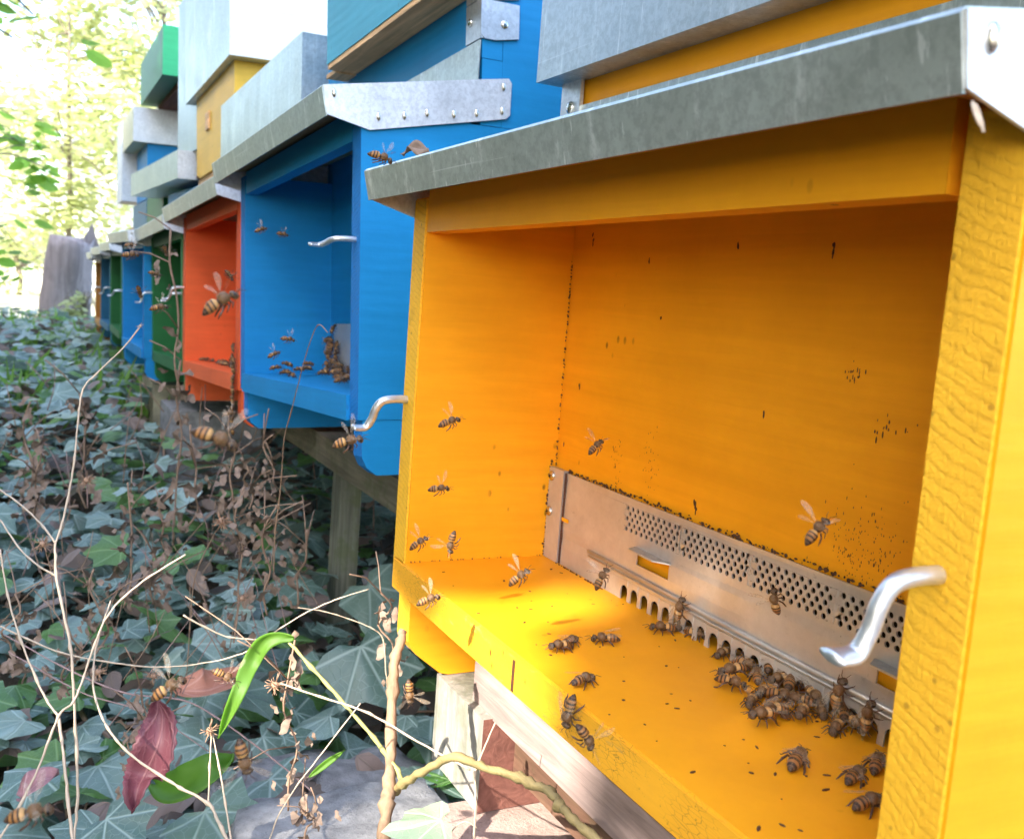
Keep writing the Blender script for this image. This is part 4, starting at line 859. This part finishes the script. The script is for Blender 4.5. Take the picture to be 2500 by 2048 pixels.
# crowd in the blue porch and the orange one
r = random.Random(5); BM = B.matrix_world; OM = O.matrix_world
for k in range(44):
    q = BM @ Vector((.06 + .30 * r.random() ** .8, .022 + r.random() * .075, .001 + .005 * (k % 3))); bee(q, (r.gauss(0, 1), r.gauss(0, 1), r.gauss(0, .12)), (0, 0, 1), 'one of the bees heaped on the landing board of the blue hive', wings=k % 2 == 0, group='bees heaped on the blue landing board')
for k in range(26):
    q = BM @ Vector((.030 + abs(r.gauss(0, .05)), P - .006, .004 + abs(r.gauss(0, .028)))); bee(q, (r.gauss(0, .6), 0, r.gauss(0, 1)), (0, -1, 0), 'one of the bees hanging on the entrance plate of the blue hive', wings=k % 2 == 0, group='bees on the blue entrance plate')
for k in range(34):
    q = OM @ Vector((.03 + .33 * r.random(), .02 + r.random() * .075, .001)); bee(q, (r.gauss(0, 1), r.gauss(0, 1), 0), (0, 0, 1), 'one of the bees on the landing board of the red-orange hive', wings=False, group='bees on the orange landing board')
for k in range(9):
    q = OM @ Vector((W - .012, -.002, -.070 + .013 * k)); bee(q, (r.gauss(0, .4), 0, 1), (.2, -1, 0), 'one of the bees clinging in a string below the right foot of the red-orange hive', wings=False, group='bees clinging below the orange hive')

bm = bmesh.new(); q = on(1254, 1625, 1, -.0014); box(bm, q.x - .0012, q.x + .0012, -.0016, -.0005, -.0195, -.0035); tag(done('split_knot', bm, M['prop'], Y), 'dark split in the front edge')
# debris on the yellow hive
bm = bmesh.new(); r = random.Random(8)
for k in range(70):
    x = r.uniform(.04, .40); y = r.uniform(.004, P - .008)
    bmesh.ops.create_icosphere(bm, subdivisions=1, radius=r.uniform(.0003, .0008), matrix=Matrix.Translation((x, y, .0003)) @ Matrix.Rotation(r.uniform(0, 3), 4, 'Z') @ Matrix.Diagonal((r.uniform(1, 3), 1, .5, 1)))
tag(done('crumbs', bm, M['prop'], Y), kind='stuff')
bm = bmesh.new()
def smear(u, v, w_, h_, n, s0, s1):
    for k in range(n):
        q = on(r.gauss(u, w_), r.gauss(v, h_), 1, P - .0002)
        if q.x < .03 or q.x > .40 or q.z < HS + .001: continue
        bmesh.ops.create_icosphere(bm, subdivisions=1, radius=r.uniform(s0, s1), matrix=Matrix.Translation(q) @ Matrix.Diagonal((.7, .25, r.uniform(1, 2.6), 1)))
smear(2110, 1340, 48, 62, 190, .00015, .00042); smear(1505, 1130, 7, 42, 36, .0002, .00045); smear(1590, 1130, 12, 40, 50, .00015, .00038); smear(2085, 915, 9, 12, 20, .0003, .0006); smear(2180, 1050, 22, 18, 16, .0003, .0007)
for (u, v) in ((1697, 1235), (1699, 1245), (1695, 1225), (1448, 575), (1448, 588), (1802, 600), (2035, 612), (2036, 600), (2034, 622), (1415, 940), (1613, 770), (1864, 1010), (1585, 635), (1372, 1085), (1375, 1078)): smear(u, v, 1, 4, 3, .0006, .0011)
tag(done('propolis_marks', bm, M['prop'], Y), kind='stuff')

# ------------------------------------------------------------------ background trees, stump, shed
def tree(name, label, base, h, crown_c, crown_r, n, s, mat, seed, trunk_r=.12, keep=None, lean=(0, 0), group=None, cat='tree'):
    r = random.Random(seed); root = empty(name, label=label, cat=cat, group=group); root.location = base; base = Vector(base)
    bm = bmesh.new(); top = Vector((lean[0], lean[1], h)); tube(bm, spline([(0, 0, -.1), top * .35 + Vector((.05, .03, 0)), top * .7, top], 4), [trunk_r * (1 - .055 * k) for k in range(13)], 10)
    cc = [Vector(c) - base for c in crown_c]
    for k in range(14):
        c = cc[k % len(cc)]; e = c + Vector((r.uniform(-1, 1), r.uniform(-1, 1), r.uniform(-.6, .8))) * crown_r * .7; st = top * r.uniform(.45, .95)
        tube(bm, spline([st, st.lerp(e, .5) + Vector((0, 0, .15)), e], 4), [trunk_r * .35 * (1 - .1 * q) for q in range(9)], 6)
    done('trunk', bm, M['trunk'], root, True); it = []
    cl = []
    for c in cc:
        for k in range(9): cl.append((c + Vector((r.gauss(0, .5), r.gauss(0, .5), r.gauss(0, .45))) * crown_r, crown_r * r.uniform(.25, .5)))
    for k in range(n):
        c, q = cl[r.randrange(len(cl))]; p = c + Vector((r.gauss(0, .5), r.gauss(0, .5), r.gauss(0, .42))) * q * 1.1
        if keep and not keep(p + base): continue
        it.append((p, rdir(r), Vector((r.gauss(0, .7), r.gauss(0, .7), 1)), s * r.uniform(.7, 1.3), r.random(), 0))
    leaves('crown', TOV if s < .3 else TOV, it, [mat], root, seed=seed); return root
tree('tree', 'sunlit yellow-green tree at the far left behind the row', (-9.5, .1, -.2), 2.6, [(-9.5, -.1, 2.6), (-9.3, .5, 1.5), (-9.6, -.6, 1.3), (-9.2, .2, .7), (-9.8, .9, 2.2)], .9, 6500, .085, M['farleaf'], 31, .03)
tree('tree', 'pale leafy tree behind the sunlit yellow-green one, top left', (-13, 1.3, -.2), 4, [(-13, 1.0, 4.4), (-13, 2.2, 3.6), (-12.5, 0, 3.9), (-13.3, 1.2, 2.4), (-12.8, -.6, 5.2)], 1.2, 4200, .11, M['farleaf'], 32, .06)
tree('bush', 'low yellowish bush left of the mottled stump', (-11, -.3, -.2), .5, [(-11, -.5, .2), (-11.2, .2, .5), (-10.8, -.9, .3)], .6, 2600, .05, M['farleaf'], 33, .03, cat='bush')
tree('bush', 'small pale bush at the foot of the mottled stump', (-4.7, .02, -.2), .1, [(-4.7, -.02, -.12), (-4.6, .08, -.12)], .12, 600, .035, M['farleaf'], 34, .01, cat='bush')
# twigs of the near tree hanging into the picture
tree('tree', 'leafy twigs of a near tree hanging in at the top left corner', (-3.2, -2.2, -.3), 3.2, [tuple(dist(30, -20, 2.8)), tuple(dist(0, 30, 2.8))], .13, 46, .075, M['limeleaf'], 35, .05)
tree('sapling', 'young green leafy shoots beside the left edge in front of the far tree', (-3.9, -.55, -.25), .8, [tuple(dist(40, 330, 4.0)), tuple(dist(105, 400, 4.0)), tuple(dist(10, 620, 4.0))], .14, 70, .07, M['limeleaf'], 36, .012)
# mottled stump
bm = bmesh.new(); r = random.Random(2); b0 = Vector((-5.05, -.045, -.25)); rings = []
from mathutils import noise as mn
for i in range(16):
    t = i / 15; rr = .118 * (1.15 - .25 * t + .35 * max(0, .15 - t) * 4); ring = []
    for k in range(28):
        a = 2 * math.pi * k / 28; q = rr * (1 + .14 * mn.noise(Vector((math.cos(a) * 2, math.sin(a) * 2, t * 3)))); z = .54 * t + (.05 * mn.noise(Vector((math.cos(a) * 3, math.sin(a) * 3, 9))) if i > 13 else 0)
        ring.append(bm.verts.new((q * math.cos(a) + .07 * t, q * math.sin(a) + .03 * t, z)))
    rings.append(ring)
for a, b in zip(rings, rings[1:]):
    for k in range(28): bm.faces.new((a[k], a[(k + 1) % 28], b[(k + 1) % 28], b[k]))
bm.faces.new(rings[-1]); o = done('tree_stump', bm, M['stump'], smooth=True); o.location = b0; tag(o, 'tall pale mottled tree stump at the far end of the hive row', 'stump')
bm = bmesh.new(); prism(bm, [(-.05, 0), (.05, 0), (.03, .06), (.012, .125), (0, .10), (-.03, .04)], 0, -.02, .02)
o = done('broken_board', bm, M['stump'], bev=.004); o.location = (-4.98, .07, .27); tag(o, 'dark pointed piece of wood standing on top of the mottled stump', 'wood')
# pale shed far behind
sh = empty('shed', label='pale whitewashed shed far behind the stump', cat='shed'); sh.location = (-16, 1.1, -.25)
bm = bmesh.new(); box(bm, -1, 1, -.9, 1.6, 0, 2.0); done('wall', bm, M['white'], sh)
bm = bmesh.new(); prism(bm, [(-1.15, 1.95), (.35, 2.7), (1.85, 1.95), (1.85, 2.02), (.35, 2.8), (-1.15, 2.02)], 0, -1.2, 1.2); done('roof', bm, M['galv_skylit'], sh)
bm = bmesh.new(); box(bm, 1.001, 1.03, -.2, .5, .9, 1.5); done('window', bm, M['lid'], sh)

# ------------------------------------------------------------------ unseen shade trees towards the sun, crown gaps cut for chosen sun patches
HOLES = [(on(1120, 1425, 2, 0), .020), (on(1235, 1500, 2, 0), .034), (on(1080, 1560, 1, 0), .022), (on(1180, 1640, 1, 0), .026), (on(1340, 1545, 2, 0), .026), (on(1430, 1500, 2, 0), .012),
         (on(1290, 1800, 1, .03), .034), (on(1420, 1930, 1, .03), .026), (on(1185, 1690, 1, .03), .016), (on(900, 1960, 2, -.16), .035), (on(1010, 2020, 2, -.17), .030), (on(700, 1990, 2, -.18), .02), (on(620, 950, 1, .2), .05),
         (dist(200, 1000, .58), .012), (dist(145, 1300, .56), .012), (dist(280, 870, .6), .012), (dist(540, 740, .30), .012), (dist(190, 1750, .53), .010), (dist(640, 1640, .53), .012), (dist(560, 1740, .52), .010), (dist(350, 1420, .55), .010), (dist(80, 1250, .58), .01), (dist(850, 1078, .38), .008), (dist(60, 1660, .54), .008)]
THIN = [(on(1700, 1850, 2, 0), .07), (on(1950, 1950, 2, 0), .07), (on(1600, 1980, 1, 0), .05), (on(2000, 1650, 2, 0), .05)]
def lit(p):
    for c, q in THIN:
        v = Vector(p) - c; v -= SUN * v.dot(SUN)
        if v.length < q + .03 and math.sin(p[0] * 91 + p[1] * 57) < .2: return False
    for i, (c, q) in enumerate(HOLES):
        v = Vector(p) - c; v -= SUN * v.dot(SUN)
        if v.length < q + (.06 if i < 12 else .045): return False
    return True
def shade_trees():
    r = random.Random(99)
    for t in range(3):
        x0 = (-4.1, -1.65, .55)[t]; base = Vector((x0 + 1.7, -3.9, -.35))
        root = empty('shade_tree', label='one of the unseen leafy trees shading the hive row, crown gaps cut for sun patches', cat='tree', group='trees shading the hive row'); root.location = base
        it = []; n = (3900, 4600, 6000)[t]
        for k in range(n):
            g = Vector((x0 + r.uniform(-1.3, 1.3), r.uniform(-1.0, .75), r.uniform(-.35, .75))); p = g + SUN * r.uniform(3.6, 4.9)
            s = r.uniform(.10, .16)
            if not lit(p): continue
            it.append((p - base, rdir(r), SUN + Vector((r.gauss(0, .5), r.gauss(0, .5), r.gauss(0, .5))), s, r.random(), 0))
        leaves('crown', TOV, it, [M['shade']], root, seed=40 + t)
        bm = bmesh.new(); top = Vector((0, .3, 2.6)); tube(bm, spline([(0, 0, -.1), (.05, .1, 1.2), top], 5), [.09 - .004 * k for k in range(11)], 10)
        done('trunk', bm, M['trunk'], root, True)
shade_trees()
def hedge():  # unseen bushes added to darken the hive fronts and reflect in the metal
    for t in range(4):
        x0 = (.4, -2.2, -4.8, -7.4)[t]; r = random.Random(60 + t); base = Vector((x0, -2.5, -.3))
        root = empty('hedge_bush', label='one of the unseen dense dark green bushes darkening the hive fronts', cat='bush', group='bushes facing the hive row'); root.location = base; it = []
        for k in range(4600):
            p = Vector((r.uniform(-1.45, 1.45), r.gauss(0, .22), 1.75 * r.random() ** .8)); it.append((p, rdir(r), Vector((r.gauss(0, .5), 1, r.gauss(.4, .5))), r.uniform(.09, .16), r.random(), 0))
        leaves('crown', TOV, it, [M['shade']], root, seed=70 + t)
        bm = bmesh.new()
        for k in range(6): tube(bm, spline([(r.uniform(-.2, .2), 0, -.1), (r.uniform(-.8, .8), 0, .7), (r.uniform(-1.3, 1.3), 0, 1.5)], 3), [.03 - .003 * q for q in range(7)], 6)
        done('trunk', bm, M['trunk'], root, True)
hedge()
